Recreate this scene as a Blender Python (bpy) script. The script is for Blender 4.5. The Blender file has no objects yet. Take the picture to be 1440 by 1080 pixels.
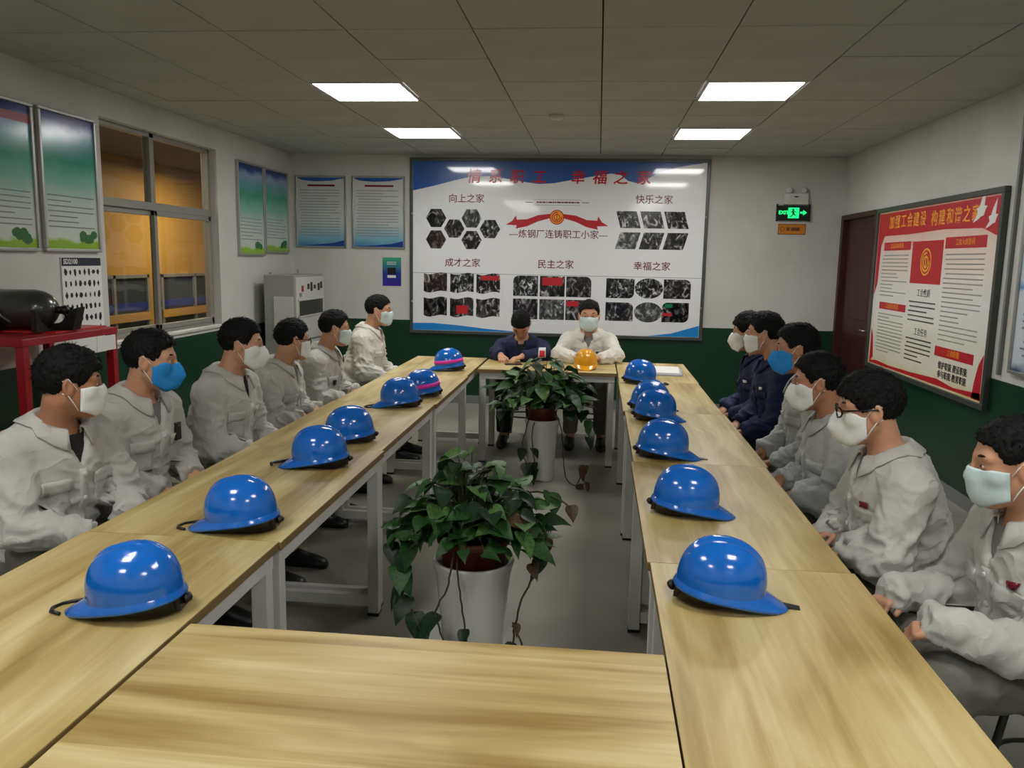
import bpy, math, random
import numpy as np
from mathutils import Matrix, Vector
from mathutils.bvhtree import BVHTree

random.seed(7)
rng = np.random.default_rng(7)
SC = bpy.context.scene
COL = SC.collection
PI = math.pi

# ------------------------------------------------------------------ camera
cd = bpy.data.cameras.new('camera'); cam = bpy.data.objects.new('camera', cd); COL.objects.link(cam)
cd.sensor_width = 36.0; cd.lens = 28.75; cd.clip_start = 0.05; cd.clip_end = 100
YAW, PITCH, ROLL = 0.10157, 0.15108, -0.01901
fw = Vector((-math.sin(YAW) * math.cos(PITCH), math.cos(YAW) * math.cos(PITCH), -math.sin(PITCH)))
rt0 = Vector((math.cos(YAW), math.sin(YAW), 0)); dn0 = fw.cross(rt0)
rt = math.cos(ROLL) * rt0 + math.sin(ROLL) * dn0
dn = -math.sin(ROLL) * rt0 + math.cos(ROLL) * dn0
cam.matrix_world = Matrix(((rt.x, -dn.x, -fw.x, 0), (rt.y, -dn.y, -fw.y, 0), (rt.z, -dn.z, -fw.z, 1.6), (0, 0, 0, 1)))
SC.camera = cam

# ------------------------------------------------------------------ world, exposure
w = bpy.data.worlds.new('world'); SC.world = w; w.use_nodes = True
w.node_tree.nodes['Background'].inputs[0].default_value = (0.05, 0.055, 0.06, 1)
w.node_tree.nodes['Background'].inputs[1].default_value = 0.5
SC.view_settings.view_transform = 'Standard'; SC.view_settings.look = 'None'
SC.view_settings.gamma = 1; SC.view_settings.use_curve_mapping = False
SC.view_settings.exposure = 1.45
PANEL_POWER = 7.5          # emission strength of the ceiling light panels
CORRIDOR_POWER = 6.5

# ------------------------------------------------------------------ materials
def lin(c):
    return tuple(((v / 255) / 12.92 if v / 255 <= .04045 else ((v / 255 + .055) / 1.055) ** 2.4) for v in c) + (1,)
MATS = {}
def mat(name, c, rough=.6, metal=0, spec=.5, emit=None, es=0, var=0, vscale=8, bump=0, bscale=200, coat=0, sheen=0, alpha=None, trans=0, c2=None, stretch=None):
    if name in MATS: return MATS[name]
    m = bpy.data.materials.new(name); m.use_nodes = True; nt = m.node_tree; b = nt.nodes['Principled BSDF']
    b.inputs['Base Color'].default_value = lin(c); b.inputs['Roughness'].default_value = rough
    b.inputs['Metallic'].default_value = metal; b.inputs['Specular IOR Level'].default_value = spec
    if coat: b.inputs['Coat Weight'].default_value = coat; b.inputs['Coat Roughness'].default_value = .06
    if sheen: b.inputs['Sheen Weight'].default_value = sheen
    if trans: b.inputs['Transmission Weight'].default_value = trans
    if emit: b.inputs['Emission Color'].default_value = lin(emit); b.inputs['Emission Strength'].default_value = es
    if var or bump:
        tc = nt.nodes.new('ShaderNodeTexCoord')
        src = tc.outputs['Object']
        if stretch:
            mp = nt.nodes.new('ShaderNodeMapping'); mp.inputs['Scale'].default_value = stretch
            nt.links.new(src, mp.inputs[0]); src = mp.outputs[0]
    if var:
        n = nt.nodes.new('ShaderNodeTexNoise'); n.inputs['Scale'].default_value = vscale; n.inputs['Detail'].default_value = 4
        nt.links.new(src, n.inputs['Vector'])
        r = nt.nodes.new('ShaderNodeValToRGB')
        a = np.array(lin(c)); d = np.array(lin(c2)) if c2 else a * (1 - var)
        r.color_ramp.elements[0].color = tuple(d[:3]) + (1,); r.color_ramp.elements[0].position = .35
        r.color_ramp.elements[1].color = tuple(a[:3]) + (1,); r.color_ramp.elements[1].position = .62
        nt.links.new(n.outputs[0], r.inputs[0]); nt.links.new(r.outputs[0], b.inputs['Base Color'])
    if bump:
        n2 = nt.nodes.new('ShaderNodeTexNoise'); n2.inputs['Scale'].default_value = bscale; n2.inputs['Detail'].default_value = 3
        nt.links.new(src, n2.inputs['Vector'])
        bp = nt.nodes.new('ShaderNodeBump'); bp.inputs['Strength'].default_value = bump; bp.inputs['Distance'].default_value = .002
        nt.links.new(n2.outputs[0], bp.inputs['Height']); nt.links.new(bp.outputs[0], b.inputs['Normal'])
    MATS[name] = m
    return m

def wood_mat(name, axis):
    """pale ash laminate: staves side by side with long soft grain along one axis"""
    m = bpy.data.materials.new(name); m.use_nodes = True; nt = m.node_tree; b = nt.nodes['Principled BSDF']; N = nt.nodes.new; L = nt.links.new
    tc = N('ShaderNodeTexCoord'); oi = N('ShaderNodeObjectInfo')
    ad = N('ShaderNodeVectorMath'); ad.operation = 'MULTIPLY_ADD'
    cv = N('ShaderNodeCombineXYZ'); L(oi.outputs['Random'], cv.inputs[0]); L(oi.outputs['Random'], cv.inputs[1])
    L(cv.outputs[0], ad.inputs[0]); ad.inputs[1].default_value = (37, 61, 0); L(tc.outputs['Object'], ad.inputs[2])
    def noise(sl, sc, scale, det=4):
        mp = N('ShaderNodeMapping'); mp.inputs['Scale'].default_value = (sl, sc, 1) if axis == 'x' else (sc, sl, 1)
        L(ad.outputs[0], mp.inputs[0]); n = N('ShaderNodeTexNoise'); n.inputs['Scale'].default_value = scale; n.inputs['Detail'].default_value = det
        n.inputs['Distortion'].default_value = .6
        L(mp.outputs[0], n.inputs['Vector']); return n.outputs[0]
    broad = noise(.9, 5.5, 1.3, 3); grain = noise(.7, 20, 2.0, 5); fine = noise(2, 150, 2.0, 3)
    r = N('ShaderNodeValToRGB'); e = r.color_ramp.elements
    e[0].position = .35; e[0].color = lin((150, 122, 62)); e[1].position = .64; e[1].color = lin((216, 198, 146))
    x = e.new(.5); x.color = lin((190, 167, 108))
    mx = N('ShaderNodeMath'); mx.operation = 'MULTIPLY_ADD'; mx.inputs[1].default_value = .2; L(grain, mx.inputs[0])
    s = N('ShaderNodeMath'); s.operation = 'MULTIPLY'; s.inputs[1].default_value = .76; L(broad, s.inputs[0]); L(s.outputs[0], mx.inputs[2])
    m3 = N('ShaderNodeMath'); m3.operation = 'MULTIPLY_ADD'; m3.inputs[1].default_value = .05; L(fine, m3.inputs[0]); L(mx.outputs[0], m3.inputs[2])
    sp = N('ShaderNodeSeparateXYZ'); L(ad.outputs[0], sp.inputs[0]); dv = N('ShaderNodeMath'); dv.operation = 'DIVIDE'; dv.inputs[1].default_value = .105; L(sp.outputs[1 if axis == 'x' else 0], dv.inputs[0])
    fl = N('ShaderNodeMath'); fl.operation = 'FLOOR'; L(dv.outputs[0], fl.inputs[0]); wn = N('ShaderNodeTexWhiteNoise'); wn.noise_dimensions = '1D'; L(fl.outputs[0], wn.inputs['W'])
    m4 = N('ShaderNodeMath'); m4.operation = 'MULTIPLY_ADD'; m4.inputs[1].default_value = .09; L(wn.outputs[0], m4.inputs[0]); L(m3.outputs[0], m4.inputs[2])
    m5 = N('ShaderNodeMath'); m5.operation = 'SUBTRACT'; m5.inputs[1].default_value = .045; L(m4.outputs[0], m5.inputs[0]); m3 = m5
    L(m3.outputs[0], r.inputs[0]); L(r.outputs[0], b.inputs['Base Color'])
    b.inputs['Roughness'].default_value = .38; b.inputs['Specular IOR Level'].default_value = .4
    return m

def photo_mat(name, seed, dark=(18, 17, 19), light=(205, 203, 200), scale=9):
    m = bpy.data.materials.new(name); m.use_nodes = True; nt = m.node_tree; b = nt.nodes['Principled BSDF']; N = nt.nodes.new; L = nt.links.new
    tc = N('ShaderNodeTexCoord'); mp = N('ShaderNodeMapping'); mp.inputs['Location'].default_value = (seed * 3.7, seed * 1.9, 0); mp.inputs['Scale'].default_value = (1.5, 1, 1)
    oi = N('ShaderNodeObjectInfo'); ad = N('ShaderNodeVectorMath'); cv = N('ShaderNodeCombineXYZ'); ml = N('ShaderNodeMath'); ml.operation = 'MULTIPLY'; ml.inputs[1].default_value = 41
    L(oi.outputs['Random'], ml.inputs[0]); L(ml.outputs[0], cv.inputs[0]); L(tc.outputs['Object'], ad.inputs[0]); L(cv.outputs[0], ad.inputs[1]); L(ad.outputs[0], mp.inputs[0])
    n = N('ShaderNodeTexNoise'); n.inputs['Scale'].default_value = scale; n.inputs['Detail'].default_value = 6; n.inputs['Roughness'].default_value = .55; n.inputs['Distortion'].default_value = 1.2
    L(mp.outputs[0], n.inputs['Vector'])
    r = N('ShaderNodeValToRGB'); e = r.color_ramp.elements; e[0].position = .46; e[0].color = lin(dark); e[1].position = .68; e[1].color = lin(light)
    x = e.new(.56); x.color = lin(tuple((a * .65 + c * .35) for a, c in zip(dark, light)))
    L(n.outputs[0], r.inputs[0]); L(r.outputs[0], b.inputs['Base Color']); b.inputs['Roughness'].default_value = .12
    return m

def gradient_mat(name, stops, axis=1, lo=0, hi=1, rough=.15, emit=0):
    """print whose colour runs along the sheet; flat ink, not light"""
    m = bpy.data.materials.new(name); m.use_nodes = True; nt = m.node_tree; b = nt.nodes['Principled BSDF']; N = nt.nodes.new; L = nt.links.new
    tc = N('ShaderNodeTexCoord'); sp = N('ShaderNodeSeparateXYZ'); L(tc.outputs['Object'], sp.inputs[0])
    mr = N('ShaderNodeMapRange'); mr.inputs['From Min'].default_value = lo; mr.inputs['From Max'].default_value = hi; L(sp.outputs[axis], mr.inputs[0])
    ns = N('ShaderNodeTexNoise'); ns.inputs['Scale'].default_value = 5; L(tc.outputs['Object'], ns.inputs['Vector'])
    a = N('ShaderNodeMath'); a.operation = 'MULTIPLY_ADD'; a.inputs[1].default_value = .14; L(ns.outputs[0], a.inputs[0])
    s = N('ShaderNodeMath'); s.operation = 'SUBTRACT'; s.inputs[1].default_value = .07; L(mr.outputs[0], s.inputs[0]); L(s.outputs[0], a.inputs[2])
    r = N('ShaderNodeValToRGB'); e = r.color_ramp.elements
    e[0].position = stops[0][0]; e[0].color = lin(stops[0][1]); e[1].position = stops[-1][0]; e[1].color = lin(stops[-1][1])
    for p, c in stops[1:-1]:
        k = e.new(p); k.color = lin(c)
    L(a.outputs[0], r.inputs[0]); L(r.outputs[0], b.inputs['Base Color']); b.inputs['Roughness'].default_value = rough
    return m

def wall_mat(name, top, bottom, zc):
    """painted wall: white above a green dado line"""
    m = bpy.data.materials.new(name); m.use_nodes = True; nt = m.node_tree; b = nt.nodes['Principled BSDF']; N = nt.nodes.new; L = nt.links.new
    tc = N('ShaderNodeTexCoord'); sp = N('ShaderNodeSeparateXYZ'); L(tc.outputs['Object'], sp.inputs[0])
    g = N('ShaderNodeMath'); g.operation = 'GREATER_THAN'; g.inputs[1].default_value = zc; L(sp.outputs[2], g.inputs[0])
    n = N('ShaderNodeTexNoise'); n.inputs['Scale'].default_value = 1.6; n.inputs['Detail'].default_value = 5; L(tc.outputs['Object'], n.inputs['Vector'])
    r = N('ShaderNodeValToRGB'); e = r.color_ramp.elements; e[0].position = .3; e[0].color = (.86, .86, .84, 1); e[1].position = .65; e[1].color = (1, 1, 1, 1)
    L(n.outputs[0], r.inputs[0])
    mx = N('ShaderNodeMix'); mx.data_type = 'RGBA'; L(g.outputs[0], mx.inputs['Factor']); mx.inputs['A'].default_value = lin(bottom); mx.inputs['B'].default_value = lin(top)
    m2 = N('ShaderNodeMix'); m2.data_type = 'RGBA'; m2.blend_type = 'MULTIPLY'; m2.inputs['Factor'].default_value = 1
    L(mx.outputs['Result'], m2.inputs['A']); L(r.outputs[0], m2.inputs['B']); L(m2.outputs['Result'], b.inputs['Base Color'])
    rr = N('ShaderNodeMapRange'); L(g.outputs[0], rr.inputs[0]); rr.inputs['To Min'].default_value = .35; rr.inputs['To Max'].default_value = .75; L(rr.outputs[0], b.inputs['Roughness'])
    return m

M_WALL = wall_mat('wall_paint', (208, 208, 202), (8, 54, 32), .915)
M_CEIL = mat('ceiling_board', (186, 187, 180), .8, var=.1, vscale=2)
M_JOINT = mat('joint_dark', (60, 58, 52), .9)
M_FLOOR = mat('concrete_floor', (160, 157, 146), .32, var=.3, vscale=1.3, bump=.2, bscale=30)
M_WOODY = wood_mat('table_laminate', 'y'); M_WOODX = wood_mat('cross_laminate', 'x')
M_EDGE = mat('table_edge_band', (128, 104, 62), .5)
M_STEEL = mat('white_enamel_steel', (212, 211, 206), .45, var=.12, vscale=6)
M_ALU = mat('aluminium', (176, 176, 172), .35, .7)
M_GREYF = mat('grey_frame', (84, 88, 84), .35, .5)
M_WINF = mat('window_alloy', (150, 148, 140), .4, .3)
M_BLACK = mat('black_plastic', (16, 16, 17), .4)
M_BLUE = mat('blue_helmet', (14, 106, 206), .17, coat=.5, var=.1, vscale=30)
M_YEL = mat('yellow_helmet', (232, 160, 16), .22, coat=.4)
M_PINK = mat('pink_tape', (240, 60, 190), .5)
M_WHITE = mat('white_print', (240, 241, 242), .3, coat=1)
M_PAPER = mat('paper', (232, 232, 228), .7)
M_DARKTX = mat('dark_ink', (52, 46, 56), .3)
M_GREYTX = mat('grey_ink', (120, 124, 124), .3)
M_MAROON = mat('maroon_ink', (112, 24, 44), .2)
M_RED = mat('red_print', (190, 20, 34), .45)
M_REDT = mat('title_red', (196, 34, 48), .15)
M_GOLD = mat('gold_print', (250, 176, 40), .2)
M_BLUEP = mat('blue_print', (10, 84, 168), .3, coat=1)
M_BLUEL = mat('light_blue_print', (40, 138, 214), .12)
M_SKIN = mat('skin', (204, 152, 120), .5, var=.1, vscale=14)
M_SKIN2 = mat('skin_tan', (180, 126, 94), .5, var=.1, vscale=14)
M_LIP = mat('lip', (150, 80, 72), .45)
M_HAIR = mat('black_hair', (10, 9, 9), .72, spec=.25, bump=.9, bscale=120, stretch=(1, 1, .25))
M_JACKET = mat('grey_work_cloth', (196, 195, 188), .85, var=.16, vscale=5, bump=.25, bscale=500, sheen=.15)
M_JACKET2 = mat('cool_grey_cloth', (176, 178, 176), .85, var=.18, vscale=7, bump=.25, bscale=500, sheen=.15)
M_JACKETW = mat('white_work_cloth', (224, 222, 212), .85, var=.1, vscale=7, bump=.25, bscale=500, sheen=.15)
M_NAVY = mat('navy_cloth', (9, 26, 66), .8, var=.25, vscale=7, bump=.25, bscale=500)
M_TROUS = mat('grey_trousers', (120, 118, 110), .9, var=.2, vscale=7)
M_TROUSD = mat('dark_trousers', (22, 26, 38), .9, var=.2, vscale=7)
M_SHOE = mat('black_shoe', (20, 19, 19), .45)
M_MASKW = mat('white_mask', (236, 238, 236), .8, bump=.2, bscale=400)
M_MASKB = mat('blue_mask', (30, 142, 222), .75, bump=.2, bscale=400)
M_MASKS = mat('pale_surgical_mask', (206, 226, 228), .8, bump=.2, bscale=400)
M_STRAP = mat('elastic', (240, 240, 238), .7)
M_SHIRTK = mat('dark_shirt', (24, 24, 26), .85)
M_SHIRTB = mat('slate_blue_shirt', (66, 84, 120), .85)
M_SHIRTG = mat('grey_shirt', (120, 120, 120), .85)
M_GLASSB = mat('glasses_black', (14, 13, 16), .25)
M_EYEW = mat('eye_white', (215, 208, 200), .3); M_IRIS = mat('iris', (20, 13, 10), .15)
M_BROW = mat('brow', (26, 20, 18), .8)
M_POT = mat('white_ceramic', (205, 205, 198), .2, coat=.4, bump=.25, bscale=14)
M_POTB = mat('brown_pot', (96, 38, 26), .5)
M_SOIL = mat('soil', (28, 22, 16), .95, bump=1, bscale=60)
M_VINE = mat('vine', (62, 66, 34), .6)
M_VINEB = mat('brown_vine', (60, 42, 30), .7)
M_CAB = mat('cabinet_grey', (150, 150, 144), .45)
M_CABW = mat('cabinet_white', (196, 196, 190), .45)
M_REDSH = mat('red_enamel', (156, 18, 30), .35)
M_TANK = mat('tank_black', (52, 52, 50), .28, coat=.5)
M_DOOR = mat('brown_door', (62, 22, 20), .45, var=.2, vscale=3, stretch=(1, 6, .6))
M_OUTY = mat('corridor_yellow', (196, 146, 62), .7, var=.2, vscale=1.1)
M_OUTB = mat('corridor_blue_grey', (52, 60, 66), .5)
M_LED = mat('led_diffuser', (255, 255, 255), .5, emit=(255, 253, 250), es=PANEL_POWER)
M_GRN = mat('exit_green', (20, 220, 110), .4, emit=(30, 235, 130), es=.45)
M_EXITB = mat('exit_body', (10, 34, 22), .3)
M_ORANGE = mat('orange_sticker', (206, 128, 40), .4)

def add_folds(m, strength=.34):
    """soft creases of worn cloth, ridged noise in the bump only"""
    nt = m.node_tree; b = nt.nodes['Principled BSDF']; N = nt.nodes.new; L = nt.links.new
    old = b.inputs['Normal'].links[0].from_socket if b.inputs['Normal'].links else None
    tc = N('ShaderNodeTexCoord'); n = N('ShaderNodeTexNoise'); n.inputs['Scale'].default_value = 8; n.inputs['Detail'].default_value = 2; n.inputs['Distortion'].default_value = .5
    L(tc.outputs['Object'], n.inputs['Vector'])
    s = N('ShaderNodeMath'); s.operation = 'SUBTRACT'; s.inputs[1].default_value = .5; L(n.outputs[0], s.inputs[0])
    a = N('ShaderNodeMath'); a.operation = 'ABSOLUTE'; L(s.outputs[0], a.inputs[0]); q = N('ShaderNodeMath'); q.operation = 'POWER'; q.inputs[1].default_value = .6; L(a.outputs[0], q.inputs[0])
    bp = N('ShaderNodeBump'); bp.inputs['Strength'].default_value = strength; bp.inputs['Distance'].default_value = .03; bp.invert = True; L(q.outputs[0], bp.inputs['Height'])
    if old: L(old, bp.inputs['Normal'])
    L(bp.outputs[0], b.inputs['Normal'])
for _m in (M_JACKET, M_JACKET2, M_JACKETW, M_NAVY, M_TROUS): add_folds(_m)

def leaf_mat(name, c, c2):
    m = mat(name, c, .48, var=.4, vscale=9, c2=c2, spec=.35)
    return m
M_LEAF = [leaf_mat('leaf_green', (46, 84, 38), (28, 58, 26)), leaf_mat('leaf_dark', (30, 56, 30), (18, 38, 20)), leaf_mat('leaf_light', (84, 118, 56), (46, 84, 38))]
M_LEAFB = leaf_mat('leaf_brown', (88, 66, 44), (52, 44, 28))
M_GLASS = bpy.data.materials.new('window_glass'); M_GLASS.use_nodes = True
_nt = M_GLASS.node_tree; _o = _nt.nodes['Material Output']; _nt.nodes.remove(_nt.nodes['Principled BSDF'])
_t = _nt.nodes.new('ShaderNodeBsdfTransparent'); _g = _nt.nodes.new('ShaderNodeBsdfGlossy'); _g.inputs['Roughness'].default_value = .03
_lw = _nt.nodes.new('ShaderNodeLayerWeight'); _lw.inputs[0].default_value = .5; _pw = _nt.nodes.new('ShaderNodeMath'); _pw.operation = 'POWER'; _pw.inputs[1].default_value = 5; _nt.links.new(_lw.outputs['Facing'], _pw.inputs[0]); _f = _nt.nodes.new('ShaderNodeMath'); _f.operation = 'MULTIPLY_ADD'; _f.inputs[1].default_value = .8; _f.inputs[2].default_value = .025; _nt.links.new(_pw.outputs[0], _f.inputs[0]); _x = _nt.nodes.new('ShaderNodeMixShader'); _t.inputs[0].default_value = (.9, .92, .9, 1)
_nt.links.new(_f.outputs[0], _x.inputs[0]); _nt.links.new(_t.outputs[0], _x.inputs[1]); _nt.links.new(_g.outputs[0], _x.inputs[2]); _nt.links.new(_x.outputs[0], _o.inputs[0])

# ------------------------------------------------------------------ object helpers
def link(o, parent=None):
    COL.objects.link(o)
    if parent: o.parent = parent
    return o
def tag(o, label=None, cat=None, group=None, kind=None):
    if label: o['label'] = label
    if cat: o['category'] = cat
    if group: o['group'] = group
    if kind: o['kind'] = kind
    return o
def empty(name, loc=(0, 0, 0), rz=0, label=None, cat=None, group=None, kind=None, mtx=None):
    o = bpy.data.objects.new(name, None); o.empty_display_size = .05
    if mtx is not None: o.matrix_world = mtx
    else: o.location = loc; o.rotation_euler = (0, 0, rz)
    link(o); return tag(o, label, cat, group, kind)
def frame_mtx(origin, side):
    u, v = {'back': ((1, 0, 0), (0, 0, 1)), 'right': ((0, -1, 0), (0, 0, 1)), 'left': ((0, 1, 0), (0, 0, 1))}[side]
    u = Vector(u); v = Vector(v); n = u.cross(v)
    return Matrix(((u.x, v.x, n.x, origin[0]), (u.y, v.y, n.y, origin[1]), (u.z, v.z, n.z, origin[2]), (0, 0, 0, 1)))
class MB:
    def __init__(s): s.v = []; s.f = []; s.m = []; s.sm = []
    def add(s, vs, fs, mi=0, sm=False):
        o = len(s.v); s.v += [tuple(q) for q in vs]
        for f in fs: s.f.append(tuple(i + o for i in f)); s.m.append(mi); s.sm.append(sm)
        return s
    def box(s, a, b, mi=0):
        x0, y0, z0 = a; x1, y1, z1 = b
        x0, x1 = min(x0, x1), max(x0, x1); y0, y1 = min(y0, y1), max(y0, y1); z0, z1 = min(z0, z1), max(z0, z1)
        return s.add([(x0, y0, z0), (x1, y0, z0), (x1, y1, z0), (x0, y1, z0), (x0, y0, z1), (x1, y0, z1), (x1, y1, z1), (x0, y1, z1)],
                     [(0, 3, 2, 1), (4, 5, 6, 7), (0, 1, 5, 4), (1, 2, 6, 5), (2, 3, 7, 6), (3, 0, 4, 7)], mi)
    def cbox(s, c, d, mi=0): return s.box([c[i] - d[i] / 2 for i in range(3)], [c[i] + d[i] / 2 for i in range(3)], mi)
    def prism(s, pts, z0, z1, mi=0):
        n = len(pts); a = sum(pts[i][0] * pts[(i + 1) % n][1] - pts[(i + 1) % n][0] * pts[i][1] for i in range(n))
        if a < 0: pts = pts[::-1]
        vs = [(p[0], p[1], z0) for p in pts] + [(p[0], p[1], z1) for p in pts]
        return s.add(vs, [tuple(range(n))[::-1], tuple(range(n, 2 * n))] + [(i, (i + 1) % n, n + (i + 1) % n, n + i) for i in range(n)], mi)
    def tube(s, pts, r, seg=8, mi=0, closed=False):
        pts = [Vector(p) for p in pts]; n = len(pts); rs = r if isinstance(r, (list, tuple)) else [r] * n; vs = []; up = None
        for i, p in enumerate(pts):
            if closed: d = pts[(i + 1) % n] - pts[i - 1]
            else: d = pts[min(i + 1, n - 1)] - pts[max(i - 1, 0)]
            d.normalize()
            if up is None: up = Vector((0, 0, 1)) if abs(d.z) < .9 else Vector((1, 0, 0))
            a = up - d * up.dot(d); a.normalize(); up = a; b = d.cross(a)
            for k in range(seg):
                t = 2 * PI * k / seg; vs.append(p + (a * math.cos(t) + b * math.sin(t)) * rs[i])
        fs = []
        for i in range(n if closed else n - 1):
            j = (i + 1) % n
            for k in range(seg): fs.append((i * seg + k, i * seg + (k + 1) % seg, j * seg + (k + 1) % seg, j * seg + k))
        if not closed: fs += [tuple(range(seg))[::-1], tuple((n - 1) * seg + k for k in range(seg))]
        return s.add(vs, fs, mi, True)
    def lathe(s, prof, c=(0, 0, 0), seg=32, mi=0, mtx=None, cap=True):
        vs = []; n = len(prof)
        for r, z in prof:
            for k in range(seg):
                t = 2 * PI * k / seg; v = Vector((r * math.cos(t), r * math.sin(t), z))
                if mtx: v = mtx @ v
                vs.append(v + Vector(c))
        fs = [(i * seg + k, i * seg + (k + 1) % seg, (i + 1) * seg + (k + 1) % seg, (i + 1) * seg + k) for i in range(n - 1) for k in range(seg)]
        if cap:
            if prof[0][0] > 1e-5: fs.append(tuple(range(seg))[::-1])
            if prof[-1][0] > 1e-5: fs.append(tuple((n - 1) * seg + k for k in range(seg)))
        return s.add(vs, fs, mi, True)
    def ball(s, c, r, seg=12, rings=8, mi=0):
        r = r if isinstance(r, (tuple, list)) else (r,) * 3; vs = []
        for i in range(rings + 1):
            p = PI * i / rings
            for k in range(seg):
                t = 2 * PI * k / seg; vs.append((c[0] + r[0] * math.sin(p) * math.cos(t), c[1] + r[1] * math.sin(p) * math.sin(t), c[2] - r[2] * math.cos(p)))
        return s.add(vs, [(i * seg + k, i * seg + (k + 1) % seg, (i + 1) * seg + (k + 1) % seg, (i + 1) * seg + k) for i in range(rings) for k in range(seg)], mi, True)
    def mesh(s, name, mats):
        me = bpy.data.meshes.new(name); me.from_pydata(s.v, [], s.f)
        mats = mats if isinstance(mats, (list, tuple)) else [mats]
        for m in mats: me.materials.append(m)
        me.polygons.foreach_set('material_index', s.m); me.polygons.foreach_set('use_smooth', s.sm)
        me.update(); return me
    def build(s, name, mats, parent=None, bevel=0, **kw):
        o = link(bpy.data.objects.new(name, s.mesh(name, mats)), parent)
        if bevel:
            b = o.modifiers.new('bevel', 'BEVEL'); b.width = bevel; b.segments = 2; b.limit_method = 'ANGLE'
        return tag(o, **kw)
def inst(name, me, parent=None, mtx=None, **kw):
    o = link(bpy.data.objects.new(name, me), parent)
    if mtx is not None: o.matrix_basis = mtx
    return tag(o, **kw)
def copy_tree(o, parent=None):
    c = o.copy(); link(c, parent)
    for ch in list(o.children): copy_tree(ch, c)
    return c
_dg = None
def text(name, s, size, loc, m, parent, bold=0, ex=.0006, sx=1.0, shear=0, rot=0):
    cu = bpy.data.curves.new(name, 'FONT'); cu.body = s; cu.size = size; cu.align_x = 'CENTER'; cu.align_y = 'CENTER'
    cu.extrude = ex; cu.offset = bold; cu.shear = shear; cu.resolution_u = 2
    t = bpy.data.objects.new(name, cu); COL.objects.link(t)
    bpy.context.view_layer.update()
    me = bpy.data.meshes.new_from_object(t.evaluated_get(bpy.context.evaluated_depsgraph_get()))
    bpy.data.objects.remove(t); me.name = name; me.materials.clear(); me.materials.append(m)
    o = link(bpy.data.objects.new(name, me), parent); o.location = loc; o.scale = (sx, 1, 1); o.rotation_euler = (0, 0, rot)
    return o

# ------------------------------------------------------------------ room shell
XL, XR, YB, YF, ZC = -3.4, 2.5, 8.93, -1.2, 2.7
MB().box((XL - 2.6, YF, -.1), (XR + .2, YB + .2, 0)).build('floor', M_FLOOR, kind='structure')
MB().box((XL - .14, YB, 0), (XR + .2, YB + .15, 3.0)).build('wall_back', M_WALL, kind='structure')
MB().box((XL - .2, YF - .15, 0), (XR + .2, YF, 3.0)).build('wall_front', M_WALL, kind='structure')
WY0, WY1, WZ0, WZ1 = 5.42, 7.15, .965, 2.51
b = MB(); b.box((XL - .14, YF, 0), (XL, WY0, 3)); b.box((XL - .14, WY1, 0), (XL, YB, 3)); b.box((XL - .14, WY0, 0), (XL, WY1, WZ0)); b.box((XL - .14, WY0, WZ1), (XL, WY1, 3))
b.build('wall_left', M_WALL, kind='structure')
DY0, DY1, DZ = 7.82, 8.90, 2.11
b = MB(); b.box((XR, YF, 0), (XR + .15, DY0, 3)); b.box((XR, DY1, 0), (XR + .15, YB, 3)); b.box((XR, DY0, DZ), (XR + .15, DY1, 3))
b.build('wall_right', M_WALL, kind='structure')
# ceiling: slab with separate tiles and recessed joints
ceil = MB().box((XL - .2, YF, ZC + .02), (XR + .2, YB + .1, ZC + .12)).build('ceiling', M_JOINT, kind='structure')
TX, TY = .63, .60
x_lines = [-.018 + TX * k for k in range(-6, 6)]; y_lines = [8.93 - TY * k for k in range(0, 18)]
lights = [(-2, 5.33), (1, 5.33), (-2, 7.13), (1, 7.13), (-2, 1.73), (1, 1.73), (-2, -.07), (1, -.07)]
def cell_is_light(cx, cy): return any(abs(cx - (-.018 + TX * (ix - .0) + TX / 2)) < .2 and abs(cy - (ly + .3)) < .2 for ix, ly in LCELL)
LCELL = [(-3, 5.33), (1, 5.33), (-3, 7.13), (1, 7.13), (-3, 1.13), (1, 1.13), (-3, -.67), (1, -.67)]
tile_cache = {}
for i, x in enumerate(x_lines):
    for j, y in enumerate(y_lines):
        xa, xb = max(x, XL) + .004, min(x + TX, XR) - .004; yb, ya = y - .004, max(y - TY, YF) + .004
        if xb - xa < .03 or yb - ya < .03: continue
        if cell_is_light(x + TX / 2, y - TY / 2): continue
        key = (round(xb - xa, 3), round(yb - ya, 3))
        if key not in tile_cache:
            tile_cache[key] = MB().box((-key[0] / 2, -key[1] / 2, 0), (key[0] / 2, key[1] / 2, .012)).mesh('ceiling_tile', M_CEIL)
        inst('ceiling_tile', tile_cache[key], ceil, Matrix.Translation(((xa + xb) / 2, (ya + yb) / 2, ZC + random.uniform(0, .003))))
led_frame = MB()
for a in ((-.3, -.3, .3, -.285), (-.3, .285, .3, .3), (-.3, -.285, -.285, .285), (.285, -.285, .3, .285)): led_frame.box((a[0], a[1], 0), (a[2], a[3], .014))
led_frame = led_frame.mesh('light_frame', M_STEEL)
led_pane = MB().box((-.285, -.285, .003), (.285, .285, .010)).mesh('diffuser', M_LED)
names = ['nearer left glowing panel light in the grey ceiling', 'nearer right glowing panel light in the grey ceiling', 'farther left glowing panel light near the back wall', 'farther right glowing panel light near the back wall']
for k, (ix, ly) in enumerate(LCELL):
    lb = names[k] if k < 4 else 'square ceiling panel light above or behind the viewer, ' + ('left, nearer', 'right, nearer', 'left, rearmost', 'right, rearmost')[k - 4]
    e = empty('ceiling_light', (-.018 + TX * ix + TX / 2, ly + .3, ZC - .004), 0, lb, 'ceiling light', 'square panel lights in the ceiling')
    inst('light_frame', led_frame, e); inst('diffuser', led_pane, e)
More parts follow.
